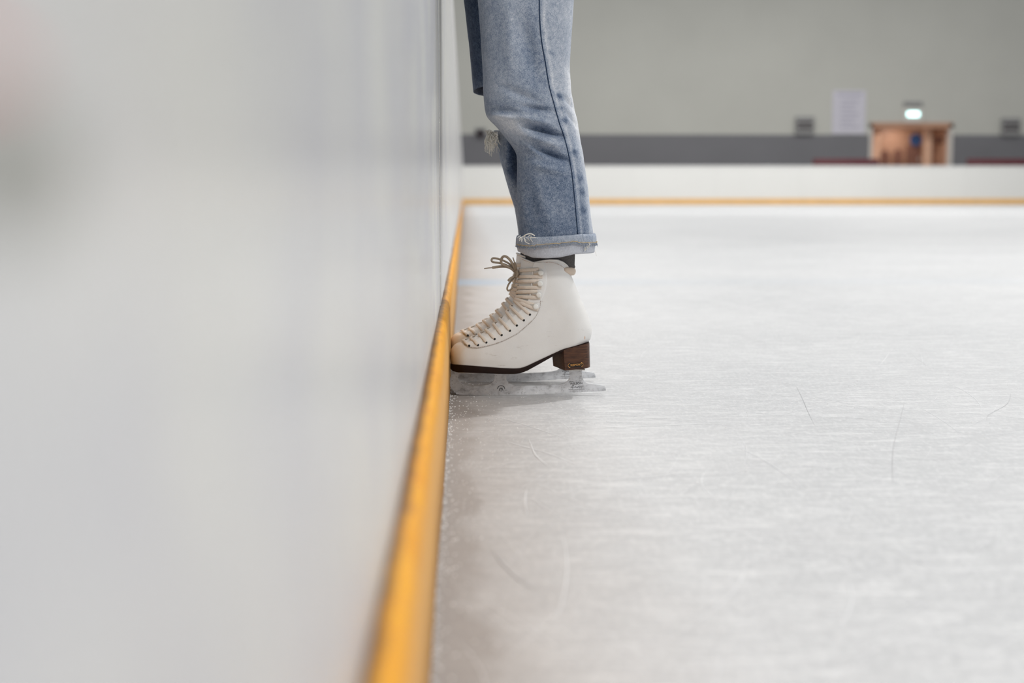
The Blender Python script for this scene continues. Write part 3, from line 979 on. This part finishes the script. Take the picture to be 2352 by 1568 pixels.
    m.tube([at(1151, 891, ym), at(1151, 899, ym)], .0005, .0003, hint=Vector((0, -1, 0)), seg=6)
    m.build('etched_emblem', M['engrave'], bl, O, False)
    return t

def copy_tree(o, parent=None, skip=()):
    c = o.copy(); C.objects.link(c)
    c.parent = parent
    for ch in list(o.children):
        if ch.name.split('.')[0] in skip: continue
        copy_tree(ch, c, skip)
    return c

SKATE = make_skate()
FAR_DY = .190
SK2 = copy_tree(SKATE, None, ('bow',))
SK2.location = BASE + Vector((-.002, FAR_DY, 0))
SK2['label'] = 'farther white leather figure skate, mostly hidden behind the nearer one'

# ------------------------------------------------------------------ the skater
PB = Vector((at(1230, 0, YS).x, YS + FAR_DY / 2, 0))
YF = YS + FAR_DY

def crease(px, py, seg, w, amp):
    (x0, y0), (x1, y1) = seg
    dx, dy = x1 - x0, y1 - y0
    L2 = dx * dx + dy * dy
    t = max(0, min(1, ((px - x0) * dx + (py - y0) * dy) / L2))
    d2 = (px - x0 - t * dx) ** 2 + (py - y0 - t * dy) ** 2
    fade = math.sin(math.pi * min(1, max(0, .12 + .76 * t)))
    return amp * fade * math.exp(-d2 / (w * w))

NEAR_FOLDS = [(((1195, 60), (1228, 190)), 17, -.005), (((1160, 20), (1172, 190)), 16, .003), (((1150, 205), (1232, 240)), 9, -.003), (((1196, 250), (1266, 262)), 7, -.0045),
              (((1198, 290), (1292, 318)), 7, -.008), (((1190, 274), (1262, 288)), 7, .0035), (((1200, 312), (1285, 340)), 8, .004), (((1222, 340), (1298, 372)), 7, -.0065),
              (((1190, 330), (1240, 356)), 7, .002), (((1215, 378), (1290, 396)), 10, .003), (((1124, 268), (1178, 276)), 5, .005), (((1122, 255), (1190, 262)), 7, -.003),
              (((1150, 300), (1190, 340)), 8, .003), (((1290, 225), (1325, 262)), 5, -.005), (((1298, 262), (1330, 300)), 5, -.004), (((1300, 160), (1318, 185)), 5, -.004), (((1240, 440), (1262, 530)), 14, .002), (((1210, 420), (1222, 530)), 12, -.002)]
SEAM = [(1242, -250), (1241, -120), (1239, 0), (1240, 50), (1244, 95), (1252, 140), (1261, 195), (1270, 230), (1284, 280), (1296, 315), (1307, 360), (1315, 410), (1321, 470), (1325, 515), (1327, 537)]
def seam_x(py): return interp([(y, x) for x, y in SEAM], py)

def wash_shading_near(px, py):
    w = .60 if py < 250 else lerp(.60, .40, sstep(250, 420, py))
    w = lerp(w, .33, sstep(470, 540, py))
    w += .36 * math.exp(-((px - 1150 - (py - 270) * .9) / 34) ** 2) * sstep(264, 272, py) * (1 - sstep(290, 335, py))  # highlight below the knee, painted into the cloth colour
    w -= .10 * math.exp(-((px - 1150) / 45) ** 2) * sstep(215, 255, py) * (1 - sstep(258, 270, py))  # painted shade just above that highlight
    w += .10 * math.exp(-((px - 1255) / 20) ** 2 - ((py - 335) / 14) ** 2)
    w -= .16 * math.exp(-((px - 1212) / 22) ** 2 - ((py - 120) / 70) ** 2)  # shade of the folds painted darker, here and just below
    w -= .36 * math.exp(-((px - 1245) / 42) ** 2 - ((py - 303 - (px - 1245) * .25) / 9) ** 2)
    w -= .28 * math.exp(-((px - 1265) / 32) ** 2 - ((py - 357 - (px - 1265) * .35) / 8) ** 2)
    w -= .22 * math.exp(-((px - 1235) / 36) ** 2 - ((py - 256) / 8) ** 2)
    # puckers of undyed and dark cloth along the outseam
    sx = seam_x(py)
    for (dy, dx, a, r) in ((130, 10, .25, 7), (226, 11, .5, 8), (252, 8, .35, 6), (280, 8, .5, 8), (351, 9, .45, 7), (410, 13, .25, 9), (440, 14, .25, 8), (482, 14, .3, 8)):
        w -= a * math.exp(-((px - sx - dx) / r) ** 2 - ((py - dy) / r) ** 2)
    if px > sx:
        w += .10 + .30 * sstep(.45, .95, (px - sx) / max(8, interp([(r[0], r[2]) for r in NEAR_ROWS], py) - sx)) * sstep(120, 200, py)  # rim light on the back edge painted in as paler cloth
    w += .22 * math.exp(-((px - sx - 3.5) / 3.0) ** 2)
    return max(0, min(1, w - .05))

def leg_tube(rows, Y, folds, wash_shading, y0, y1, step=3.0, nseg=112, keep=None, flip=False, tilt=None):
    """rows: (py, front px, back px, half depth); returns verts, faces, wash, px list"""
    vs, fs, ws = [], [], []
    tabF = [(r[0], r[1]) for r in rows]; tabB = [(r[0], r[2]) for r in rows]; tabH = [(r[0], r[3]) for r in rows]
    def smooth(tab, y, h=5):
        return (interp(tab, y - h) + 2 * interp(tab, y) + interp(tab, y + h)) / 4
    ny = int((y1 - y0) / step) + 1
    for i in range(ny + 1):
        py = lerp(y0, y1, i / ny)
        f, b, h = smooth(tabF, py), smooth(tabB, py), smooth(tabH, py)
        A, Bk = at(f, py, Y), at(b, py, Y)
        cx, rx, z = (A.x + Bk.x) / 2, (Bk.x - A.x) / 2, (A.z + Bk.z) / 2
        for j in range(nseg):
            a = 2 * math.pi * j / nseg
            ca, sa = math.cos(a), math.sin(a)
            e = 2 / 2.35
            x = cx - rx * math.copysign(abs(ca) ** e, ca)
            yy = -h * math.copysign(abs(sa) ** e, sa)
            px = lerp(f, b, (x - A.x) / (2 * rx))
            d = 0
            if folds:
                near = max(0, sa) ** .5 if sa > 0 else .5 * abs(sa)
                d = sum(crease(px, py, s, w, k) for s, w, k in folds) * near * 1.8
            d += .0012 * mnoise.noise(Vector((x * 40, yy * 40, z * 30 + Y * 9))) + .0025 * mnoise.noise(Vector((x * 12, yy * 12, z * 9 + Y * 5)))* (abs(sa))
            zz = z + (tilt(px, py, sa) if tilt else 0)
            vs.append(Vector((x - d * ca * .4, Y + yy - d * sa, zz)))
            ws.append(wash_shading(px, py) if wash_shading else .5)
    n = nseg
    for i in range(ny):
        for j in range(n):
            q = (i * n + j, i * n + (j + 1) % n, (i + 1) * n + (j + 1) % n, (i + 1) * n + j)
            if keep is None or all(keep(vs[k], ws, k, lerp(y0, y1, (k // n) / ny)) for k in q):
                fs.append(q)
    return vs, fs, ws

NEAR_ROWS = [(-260, 1088, 1350, .098), (-120, 1091, 1330, .092), (0, 1097, 1318, .084), (60, 1102, 1314, .081), (100, 1105, 1311, .079), (150, 1108, 1308, .077), (212, 1110, 1312, .076), (250, 1113, 1319, .075),
             (266, 1117, 1323, .075), (278, 1126, 1326, .074), (290, 1139, 1328, .073), (310, 1156, 1331, .072), (330, 1172, 1334, .071), (345, 1182, 1337, .070), (356, 1187, 1339, .070),
             (372, 1188, 1341, .069), (430, 1187, 1350, .067), (500, 1190, 1357, .065), (537, 1193, 1362, .064), (570, 1195, 1363, .063)]
FAR_ROWS = [(-260, 1058, 1300, .098), (-120, 1061, 1296, .092), (0, 1065, 1290, .084), (100, 1077, 1288, .079), (150, 1082, 1288, .077), (216, 1087, 1292, .075), (226, 1088, 1293, .075), (286, 1133, 1318, .071),
            (300, 1134, 1321, .070), (317, 1138, 1324, .070), (368, 1149, 1330, .069), (398, 1158, 1334, .068), (444, 1171, 1340, .066), (478, 1182, 1344, .065), (512, 1188, 1347, .064), (537, 1191, 1350, .064), (570, 1192, 1350, .063)]
FAR_FOLDS = [(((1176, 300), (1190, 480)), 10, -.016), (((1152, 320), (1168, 420)), 7, .004)]

def make_person():
    p = empty('person', PB, 'person in ripped washed blue jeans with rolled cuffs standing against the rink board', 'person')
    O = PB
    # ---- body: one skinned surface, posed leaning on the board
    vs, es, rs = [], [], []
    def chain(start, pts):
        prev = start
        for (x, y, z, r) in pts:
            vs.append((x, y, z)); rs.append(r)
            if prev is not None: es.append((prev, len(vs) - 1))
            prev = len(vs) - 1
        return prev
    yc = PB.y
    hipx = .135
    root = chain(None, [(hipx, yc, .965, .100)])
    spine = chain(root, [(hipx - .005, yc, 1.06, .10), (hipx - .02, yc, 1.18, .095), (hipx - .03, yc, 1.30, .105), (hipx - .035, yc, 1.39, .085)])
    neck = chain(spine, [(hipx - .04, yc, 1.47, .048), (hipx - .055, yc, 1.53, .05)])
    chain(neck, [(hipx - .07, yc, 1.585, .078), (hipx - .07, yc, 1.655, .088), (hipx - .062, yc, 1.71, .072)])
    for sgn, Yl, px0 in ((-1, YS, 1213), (1, YF, 1200)):
        kn = at(px0 + 20, 250, Yl); cf = at(1272, 430, Yl); an = at(1262, 600, Yl); ah = at(1258, 660, Yl)
        chain(root, [(hipx + .005, yc + sgn * .080, .88, .080), (at(1207 if sgn < 0 else 1180, 20, Yl).x + .006, Yl, .73, .060), (kn.x, Yl, kn.z, .050), (lerp(kn.x, cf.x, .7), Yl, lerp(kn.z, cf.z, .6), .046), (cf.x, Yl, cf.z, .046), (an.x, Yl, an.z, .021), (ah.x, Yl, ah.z, .018)])
        sh = chain(spine, [(hipx - .035, yc + sgn * .10, 1.40, .06), (hipx - .03, yc + sgn * .17, 1.37, .05)])
        el = chain(sh, [(hipx - .02, yc + sgn * .21, 1.25, .04), (hipx - .055, yc + sgn * .20, 1.165, .037), (hipx - .13, yc + sgn * .17, 1.145, .031)])
        wr = chain(el, [(-.055, yc + sgn * .14, 1.134, .025)])
        pm = chain(wr, [(-.085, yc + sgn * .13, 1.128, .026), (-.115, yc + sgn * .125, 1.124, .024)])
        for k, (dy, ln) in enumerate(((-.026, .050), (-.009, .060), (.009, .056), (.025, .044))):
            chain(pm, [(-.135, yc + sgn * .125 + dy, 1.120, .0095), (-.135 - ln * .5, yc + sgn * .125 + dy * 1.1, 1.118, .0085), (-.135 - ln, yc + sgn * .125 + dy * 1.15, 1.108, .0075)])
        chain(wr, [(-.080, yc + sgn * .105, 1.120, .011), (-.105, yc + sgn * .085, 1.114, .009)])
    me = bpy.data.meshes.new('body')
    me.from_pydata([tuple(Vector(v) - O) for v in vs], es, [])
    me.materials.append(M['skin'])
    body = bpy.data.objects.new('body', me); link(body, p)
    sk = body.modifiers.new('skin', 'SKIN'); sk.use_smooth_shade = True
    for i, r in enumerate(rs):
        me.skin_vertices[0].data[i].radius = (r, r)
    me.skin_vertices[0].data[0].use_root = True
    ss = body.modifiers.new('sub', 'SUBSURF'); ss.levels = 1; ss.render_levels = 2

    # ---- jeans: two legs and the seat in one garment
    allv, allf, allw = [], [], []
    def put(v, f, w):
        b = len(allv)
        allv.extend(v); allf.extend([tuple(i + b for i in q) for q in f]); allw.extend(w)
    put(*leg_tube(NEAR_ROWS, YS, NEAR_FOLDS, wash_shading_near, -260, 566))
    # farther leg: torn open over the knee
    def wash_shading_far(px, py):
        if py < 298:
            w = lerp(.14, .26, sstep(185, 212, py))  # upper part painted dark for the nearer leg's shade
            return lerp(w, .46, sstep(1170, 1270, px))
        w = .44 - .34 * sstep(1160, 1170, px - max(0, py - 400) * .5) * (1 - sstep(1200, 1230, px)) * (1 - .5 * sstep(390, 440, py))  # shade in the deep front fold painted into the colour
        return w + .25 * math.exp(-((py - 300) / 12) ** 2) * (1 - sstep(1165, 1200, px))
    def lips(px, py, sa):
        k = sstep(150, 210, py) * (1 - sstep(214, 260, py)) * .008 - (1 - sstep(298, 330, py)) * sstep(270, 296, py) * .004
        return k * sa * (1 - sstep(1130, 1210, px))
    put(*leg_tube(FAR_ROWS, YF, FAR_FOLDS, wash_shading_far, -260, 566,
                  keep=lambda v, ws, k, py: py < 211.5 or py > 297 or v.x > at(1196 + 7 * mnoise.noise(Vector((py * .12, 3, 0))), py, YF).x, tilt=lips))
    # seat and waist
    sv, sf, sw = [], [], []
    n = 64
    prof = [(.775, .105, .150, .146), (.80, .115, .168, .149), (.84, .120, .177, .150), (.90, .125, .182, .142), (.96, .122, .178, .135), (1.0, .112, .165, .132), (1.03, .105, .155, .130)]
    for (z, rx, ry, cx) in prof:
        for j in range(n):
            a = 2 * math.pi * j / n
            sv.append(Vector((cx + rx * math.cos(a), yc + ry * math.sin(a), z))); sw.append(.55)
    sf = [(r * n + j, r * n + (j + 1) % n, (r + 1) * n + (j + 1) % n, (r + 1) * n + j) for r in range(len(prof) - 1) for j in range(n)]
    put(sv, sf, sw)
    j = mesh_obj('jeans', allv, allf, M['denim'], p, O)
    ca = j.data.color_attributes.new('wash_shading', 'FLOAT_COLOR', 'POINT')
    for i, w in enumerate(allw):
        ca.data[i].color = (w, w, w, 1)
    so = j.modifiers.new('cloth', 'SOLIDIFY'); so.thickness = .0016; so.offset = -1
    tree = BVHTree.FromPolygons(allv, allf)
    def js(px, py, off=0, Y=YS):
        w = at(px, py, Y)
        for _ in range(3):
            hit = tree.ray_cast(Vector((w.x, Y - .4, w.z)), Vector((0, 1, 0)))
            if hit[0] is None: return at(px, py, Y), Vector((0, -1, 0))
            w = at(px, py, hit[0].y); w = Vector((w.x, 0, w.z))
        nn = hit[1] if hit[1].y < 0 else -hit[1]
        return hit[0] + nn * off, nn
    # outseam: dark groove with a welted edge
    m = MB()
    pl = catmull([(x, y, 0) for x, y in SEAM[1:]], 10)
    A = [js(q.x, q.y, .0002) for q in pl]
    m.tube([a for a, b in A], .0011, .0008, normals=[b for a, b in A], seg=6)
    m.build('side_seam', M['seam'], j, O)
    # ---- cuffs
    def cuff(Y, dx, back_dx, nseg=144):
        bot = [(1190, 577), (1197, 578), (1206, 583), (1220, 588), (1250, 589), (1280, 587), (1298, 583), (1312, 580), (1340, 579), (1370, 579)]
        def ring(py_fn, grow, jit=0, seed=0, ys=None):
            out = []
            for k in range(nseg):
                a = 2 * math.pi * k / nseg
                ca_, sa_ = math.cos(a), math.sin(a)
                e = 2 / 2.35
                f, b = 1196 - grow * 1200 + dx, 1361 + grow * 1200 + back_dx
                px = lerp(f, b, .5 - .5 * math.copysign(abs(ca_) ** e, ca_))
                py = py_fn(px, sa_)
                if jit: py += jit * (mnoise.noise(Vector((k * .55, seed, 0))) + .6 * mnoise.noise(Vector((k * 1.9, seed, 3))))
                w = at(px, py, Y)
                out.append(Vector((w.x, Y - (.0645 + grow) * math.copysign(abs(sa_) ** e, sa_), w.z)))
            return out
        bt = lambda px, sa: interp(bot, px - dx)
        tp = lambda px, sa: interp([(1190, 541), (1230, 541.5), (1260, 540), (1310, 536.5), (1330, 535), (1365, 536)], px - dx)
        fr = lambda px, sa: interp([(1190, 566), (1215, 567), (1250, 562), (1280, 560), (1310, 556), (1335, 560), (1365, 560)], px - dx)
        # turned-up band (smooth inside of the cloth), rolled at the bottom
        R = []
        R.append(ring(lambda x, s: tp(x, s) + 2, .0022))
        for q in (.15, .3, .45, .6, .75, .88, .96):
            R.append(ring(lambda x, s, q=q: lerp(tp(x, s), bt(x, s), q), .0030 + .0016 * math.sin(q * 3)))
        R.append(ring(lambda x, s: bt(x, s), .0024))
        R.append(ring(lambda x, s: bt(x, s) + .6, .0002))
        R.append(ring(lambda x, s: bt(x, s) - 3, -.0018))
        R.append(ring(lambda x, s: bt(x, s) - 16, -.0025))
        m = MB()
        m.add([v for r in R for v in r], loft_faces(len(R), nseg))
        cu = m.build('cuff', M['inside'], j, O)
        # frayed outer layer of the turn-up
        R = [ring(lambda x, s: tp(x, s) + 1.5, .0024), ring(tp, .0046, .4, 1)]
        for q in (.2, .45, .7, .9):
            R.append(ring(lambda x, s, q=q: lerp(tp(x, s), fr(x, s), q), .0062 + .0012 * q))
        R.append(ring(fr, .0080, 2.2, 2))
        R.append(ring(lambda x, s: fr(x, s) - 1.2, .0052, 1.6, 2))
        m = MB()
        m.add([v for r in R for v in r], loft_faces(len(R), nseg))
        fl = m.build('cuff_flap', M['denim'], j, O)
        ca2 = fl.data.color_attributes.new('wash_shading', 'FLOAT_COLOR', 'POINT')
        for i in range(len(fl.data.vertices)): ca2.data[i].color = (.56, .56, .56, 1)
        edge = ring(fr, .0082, 2.2, 2)
        return edge, ring(tp, .0062), fr, tp
    edge, top, fr, tp = cuff(YS, 0, 0)
    cuff(YF, -3, -13)
    # loose threads on the frayed edge: tan chain stitch and pale tufts
    m = MB()
    half = edge[:len(edge) // 2 + 4]
    m.tube([v + Vector((0, -.0008, .0042 + .0011 * mnoise.noise(Vector((i * .7, 1, 1))))) for i, v in enumerate(half)], .0006, seg=5)
    m.build('chain_stitch', M['tan'], j, O)
    m = MB()
    r = random.Random(3)
    def strand(p0, length, drop, seed, rad=.00035):
        pts = [p0]
        d = Vector((r.uniform(-1, 1), r.uniform(-1.0, -.2), r.uniform(-1, .3))).normalized()
        for k in range(5):
            d = (d + Vector((r.uniform(-.6, .6), r.uniform(-.3, .2), r.uniform(-.6, .4) - drop))).normalized()
            pts.append(pts[-1] + d * length / 5)
        m.tube(catmull(pts, 3), rad, seg=5)
    for k in range(170):
        v = half[r.randrange(len(half))]
        strand(v + Vector((0, -.0008, r.uniform(-.001, .002))), r.uniform(.0012, .0032), .3, k, .0004)
    tag(m.build('cuff_fray', M['tuft'], j, O), kind='stuff')
    m = MB()
    for sg in ([(1338, 537), (1339, 544), (1341, 552)], [(1340, 564), (1341, 571), (1340, 578)], [(1346, 564), (1347, 571), (1346, 578)]):
        P = [js(x, y, .0003)[0] for x, y in sg] if False else [at(x, y, YS - (.0690 if y < 555 else .0615)) for q, (x, y) in enumerate(sg)]
        m.tube(catmull(P, 4), .0006, seg=6)
    m.build('cuff_seam', M['tuft'], j, O)
    m = MB()
    for k in range(26):                    # knot of threads by the back seam
        strand(at(1343, 563, YS - .052) + Vector((r.uniform(-.006, .006), 0, r.uniform(-.003, .004))), r.uniform(.004, .012), .3, k, .0004)
    for k in range(14):                    # tuft at the front top of the cuff
        strand(at(1207 + r.uniform(-14, 14), 543 + r.uniform(-3, 3), YS - .058), r.uniform(.006, .014), .1, k, .0005)
    m.tube(catmull([at(1202, 543, YS - .060), at(1210, 538, YS - .066), at(1220, 537, YS - .068), at(1228, 541, YS - .071)], 6), .0016, .0010, seg=6)
    m.tube(catmull([at(1203, 546, YS - .064), at(1205, 553, YS - .068), at(1211, 558, YS - .071), at(1217, 560, YS - .072)], 6), .0005, seg=6)
    m.tube(catmull([at(1362, 560, YS - .01), at(1366, 574, YS - .012), at(1370, 588, YS - .012)], 5), .0003, seg=5)
    fd = tag(m.build('frayed_edge', M['thread'], j, O), kind='stuff')
    # ---- the torn knee: pale cotton hanging from the lower lip
    m = MB()
    clumps = [(1121, 303, 32, 14, 3.5), (1130, 312, 40, 34, 5), (1118, 318, 30, 8, 2.5), (1136, 308, 26, 18, 4)]
    for (cx, cy, L0, cnt, sp) in clumps:
        for k in range(cnt):
            x0 = r.gauss(cx, sp); y0 = cy + r.uniform(-4, 6)
            yy = YF - .05 + r.uniform(-.025, .035)
            L = L0 * r.uniform(.4, 1.15)
            pts = [at(lerp(x0, 1140, .5), 304, yy + .012), at(x0, y0, yy)]
            x, y = x0, y0
            for q in range(4):
                x += r.gauss(.3, 2.2); y += L / 4
                pts.append(at(x, y, yy + r.uniform(-.004, .004)))
            m.tube(catmull(pts, 3), r.uniform(.0009, .0024), seg=5, taper=lambda q: 1 - .75 * q)
    tag(m.build('torn_threads', M['thread'], j, O), kind='stuff')
    # ---- socks
    for Yl, dx in ((YS, 0), (YF, -6)):
        m = MB()
        R = []
        n = 40
        off = Vector((0, 0, 0)) if Yl == YS else SK2.location - BASE
        for py, f, b, h in ((540, 1203, 1322, .033), (575, 1206, 1321, .031), (592, 1207, 1320.5, .0275), (604, 1209, 1320, .026), (609, 1209, 1320, .0262), (613, 1210, 1321.5, .0262), (616, 1210, 1320, .0255), (619, 1212, 1311, .025), (640, 1214, 1302, .023), (665, 1216, 1298, .022)):
            A_, B_ = at(f, py, YS) + off, at(b, py, YS) + off
            cx, rx = (A_.x + B_.x) / 2, (B_.x - A_.x) / 2
            for k in range(n):
                a = 2 * math.pi * k / n
                R.append(Vector((cx + rx * math.cos(a), Yl + h * math.sin(a), A_.z + .0006 * math.sin(k * 2.3))))
        m.add(R, loft_faces(10, n))
        m.build('sock', M['sock'], p, O)
    # ---- jumper and hair, above the frame
    vs2, es2, rs2 = [], [], []
    def chain2(start, pts):
        prev = start
        for (x, y, z, rr) in pts:
            vs2.append(tuple(Vector((x, y, z)) - O)); rs2.append(rr)
            if prev is not None: es2.append((prev, len(vs2) - 1))
            prev = len(vs2) - 1
        return prev
    r0 = chain2(None, [(hipx - .02, yc, 1.18, .125)])
    chain2(r0, [(hipx - .005, yc, 1.06, .135), (hipx, yc, .985, .13)])
    up = chain2(r0, [(hipx - .03, yc, 1.30, .125), (hipx - .035, yc, 1.40, .095)])
    chain2(up, [(hipx - .04, yc, 1.46, .060)])
    for sgn in (-1, 1):
        chain2(up, [(hipx - .035, yc + sgn * .10, 1.40, .078), (hipx - .03, yc + sgn * .17, 1.37, .066), (hipx - .02, yc + sgn * .21, 1.25, .055), (hipx - .055, yc + sgn * .20, 1.168, .050), (hipx - .13, yc + sgn * .17, 1.148, .043), (-.030, yc + sgn * .148, 1.140, .038)])
    me = bpy.data.meshes.new('jumper'); me.from_pydata(vs2, es2, []); me.materials.append(M['knit'])
    o = bpy.data.objects.new('jumper', me); link(o, p)
    sk = o.modifiers.new('skin', 'SKIN'); sk.use_smooth_shade = True
    for i, rr in enumerate(rs2): me.skin_vertices[0].data[i].radius = (rr, rr)
    me.skin_vertices[0].data[0].use_root = True
    ss = o.modifiers.new('sub', 'SUBSURF'); ss.levels = 1; ss.render_levels = 2
    m = MB()
    m.ball((hipx - .045, yc, 1.665), .100, .098, .105, 24, 14)
    m.tube([(hipx + .02, yc, 1.68), (hipx + .055, yc, 1.58), (hipx + .06, yc, 1.46), (hipx + .065, yc, 1.34)], .07, .045, hint=Vector((1, 0, 0)), seg=16, taper=lambda q: 1 - .45 * q)
    m.build('hair', M['hair'], p, O)
    return p
make_person()

# ------------------------------------------------------------------ marks and snow on the ice
def ice_details():
    r = random.Random(21)
    m = MB()
    def mark(x, y, ang, L, w, curve, mi, z=.0004):
        pts = []
        n = 10
        a = ang
        px, py = x, y
        for k in range(n + 1):
            pts.append((max(px, KX + .003), py))
            px += math.cos(a) * L / n; py += math.sin(a) * L / n; a += curve / n
        vs = []
        for k, (qx, qy) in enumerate(pts):
            t = k / n
            ww = w * math.sin(math.pi * min(.98, max(.02, t))) * .5 + 1e-5
            k2 = min(k + 1, n); k1 = max(k - 1, 0)
            dx, dy = pts[k2][0] - pts[k1][0], pts[k2][1] - pts[k1][1]
            l = math.hypot(dx, dy) or 1
            vs += [(qx - dy / l * ww, qy + dx / l * ww, z), (qx + dy / l * ww, qy - dx / l * ww, z)]
        m.mi = mi
        m.add(vs, [(2 * k, 2 * k + 1, 2 * k + 3, 2 * k + 2) for k in range(n)])
    for k in range(1000):
        y = .85 + r.random() ** 1.5 * 7
        x = r.uniform(KX + .02, .15 + y * .42)
        mark(x, y, r.gauss(0, .7) + (0 if r.random() < .7 else r.uniform(-1.5, 1.5)), r.uniform(.03, .5) * (.4 + y * .25), r.choice((.0003, .0004, .0005, .0006, .0009)), r.gauss(0, .3), 0, r.uniform(.0003, .0006))
    for k in range(45):
        y = .9 + r.random() * 4
        x = r.uniform(.05, .15 + y * .42)
        mark(x, y, r.uniform(-1.8, 1.8), r.uniform(.05, .3), .0004, r.gauss(0, .8), 1, .0007)
    def ground(px, py):
        d = FW + R_ * ((px - 1176) / F) - UP * ((py - 784) / F)
        return EYE + d * (-CAM_H / d.z)
    def trace(pts, w, mi):
        P = catmull([ground(*q) for q in pts], 8)
        m.mi = mi
        vs = []
        n = len(P) - 1
        for k, q in enumerate(P):
            d = (P[min(k + 1, n)] - P[max(k - 1, 0)]).normalized()
            ww = w * (.3 + .7 * math.sin(math.pi * k / n)) * .5
            vs += [(q.x - d.y * ww, q.y + d.x * ww, .0008), (q.x + d.y * ww, q.y - d.x * ww, .0008)]
        m.add(vs, [(2 * k, 2 * k + 1, 2 * k + 3, 2 * k + 2) for k in range(n)])
    trace([(2077, 925), (2069, 960), (2058, 1000), (2051, 1040), (2050, 1080), (2051, 1112)], .0008, 1)
    trace([(1130, 1262), (1150, 1290), (1185, 1325), (1235, 1358)], .0016, 1)
    trace([(1828, 885), (1843, 915), (1858, 950), (1872, 978)], .0006, 1)
    trace([(2322, 903), (2319, 918), (2308, 932), (2272, 952), (2266, 965)], .0007, 1)
    trace([(1215, 1010), (1230, 1045), (1258, 1070)], .0012, 0)
    trace([(1330, 984), (1500, 978), (1800, 968)], .0016, 0)
    trace([(1340, 1100), (1480, 1098), (1600, 1082)], .0014, 0)
    trace([(1150, 1010), (1200, 1025), (1260, 1042), (1330, 1070)], .0012, 0)
    m.build('skate_scratches', M['scratch'], mats=[M['scratch'], M['hairline']], smooth=False)
    o = bpy.data.objects['skate_scratches']
    tag(o, 'white skate scratches and grey hairlines across the ice', 'scratches', kind='stuff')
    # shaved snow: crumbs thrown up against the kick strip, fewer further out
    m = MB()
    def crumb(x, y, s):
        vs, fs = [], []
        c = Vector((x, y, s * .30))
        rot = Matrix.Rotation(r.uniform(0, 6.28), 3, 'Z')
        base = [(1, 0, 0), (.3, .95, 0), (-.8, .6, 0), (-.8, -.6, 0), (.3, -.95, 0)]
        vs = [c + rot @ Vector((bx * s * r.uniform(.6, 1.1), by * s * r.uniform(.6, 1.1), -s * .3)) for bx, by, _ in base]
        vs += [c + rot @ Vector((bx * s * .6, by * s * .6, s * r.uniform(.1, .4))) for bx, by, _ in base]
        fs = [(i, (i + 1) % 5, 5 + (i + 1) % 5, 5 + i) for i in range(5)] + [(5, 6, 7, 8, 9)]
        m.add(vs, fs)
    for k in range(1500):
        y = .7 + r.random() * 3.2
        d = r.expovariate(22) if r.random() < .7 else r.expovariate(5)
        crumb(KX + .001 + d, y, r.choice((.0005, .0006, .0008, .001, .0014)) * (1.3 if d < .02 else 1))
    for k in range(2600):
        y = .8 + r.random() ** 1.3 * 3.5
        crumb(r.uniform(0, .2 + y * .4), y, r.choice((.0004, .0005, .0006, .0008, .0011)))
    for k in range(420):
        crumb(KX + abs(r.gauss(0, .004)), .7 + r.random() * 2.6, r.uniform(.0008, .0021))
    o = m.build('snow_crumbs', M['snow'], smooth=False)
    tag(o, 'shaved snow crumbs along the yellow kick strip and over the ice', 'snow', kind='stuff')
ice_details()

# ------------------------------------------------------------------ light
KEY, GRID, WORLD = 390, 240, .325
def lights():
    w = bpy.data.worlds.new('hall')
    bpy.context.scene.world = w
    w.use_nodes = True
    bg = w.node_tree.nodes['Background']
    bg.inputs['Color'].default_value = (.97, .985, 1, 1)
    bg.inputs['Strength'].default_value = WORLD
    def lamp(name, loc, target, size, sizey, power, col=(1, .985, .96)):
        l = bpy.data.lights.new(name, 'AREA')
        l.shape = 'RECTANGLE'; l.size = size; l.size_y = sizey; l.energy = power; l.color = col
        o = bpy.data.objects.new(name, l); link(o)
        o.location = loc
        o.rotation_euler = (Vector(target) - Vector(loc)).to_track_quat('-Z', 'Y').to_euler()
        return o
    lamp('hall_lamp', (5.0, 7.4, 7.5), (.1, 2.6, 0), 0.45, 0.45, KEY)
    lamp('doorway_lamp', ((DL + DR) / 2 - .3, YW + .5, DT - .06), ((DL + DR) / 2, YW + .6, 0), .5, .3, 11, (1, .94, .88))
    for x in (3, 11, 19):
        for y in (-4, 6, 16, 26, 36):
            lamp('hall_lamp', (x, y, 8.5), (x, y, 0), 1.6, 1.6, GRID * (1.85 if y < 0 else .45 if y == 6 else 1.2 if y == 16 else 1.9) * (.2 if x == 19 and y > 20 else 1))
lights()

sc = bpy.context.scene
sc.view_settings.view_transform = 'Standard'
sc.view_settings.look = 'None'
sc.view_settings.gamma = 1
sc.view_settings.use_curve_mapping = False
sc.view_settings.exposure = 0.0
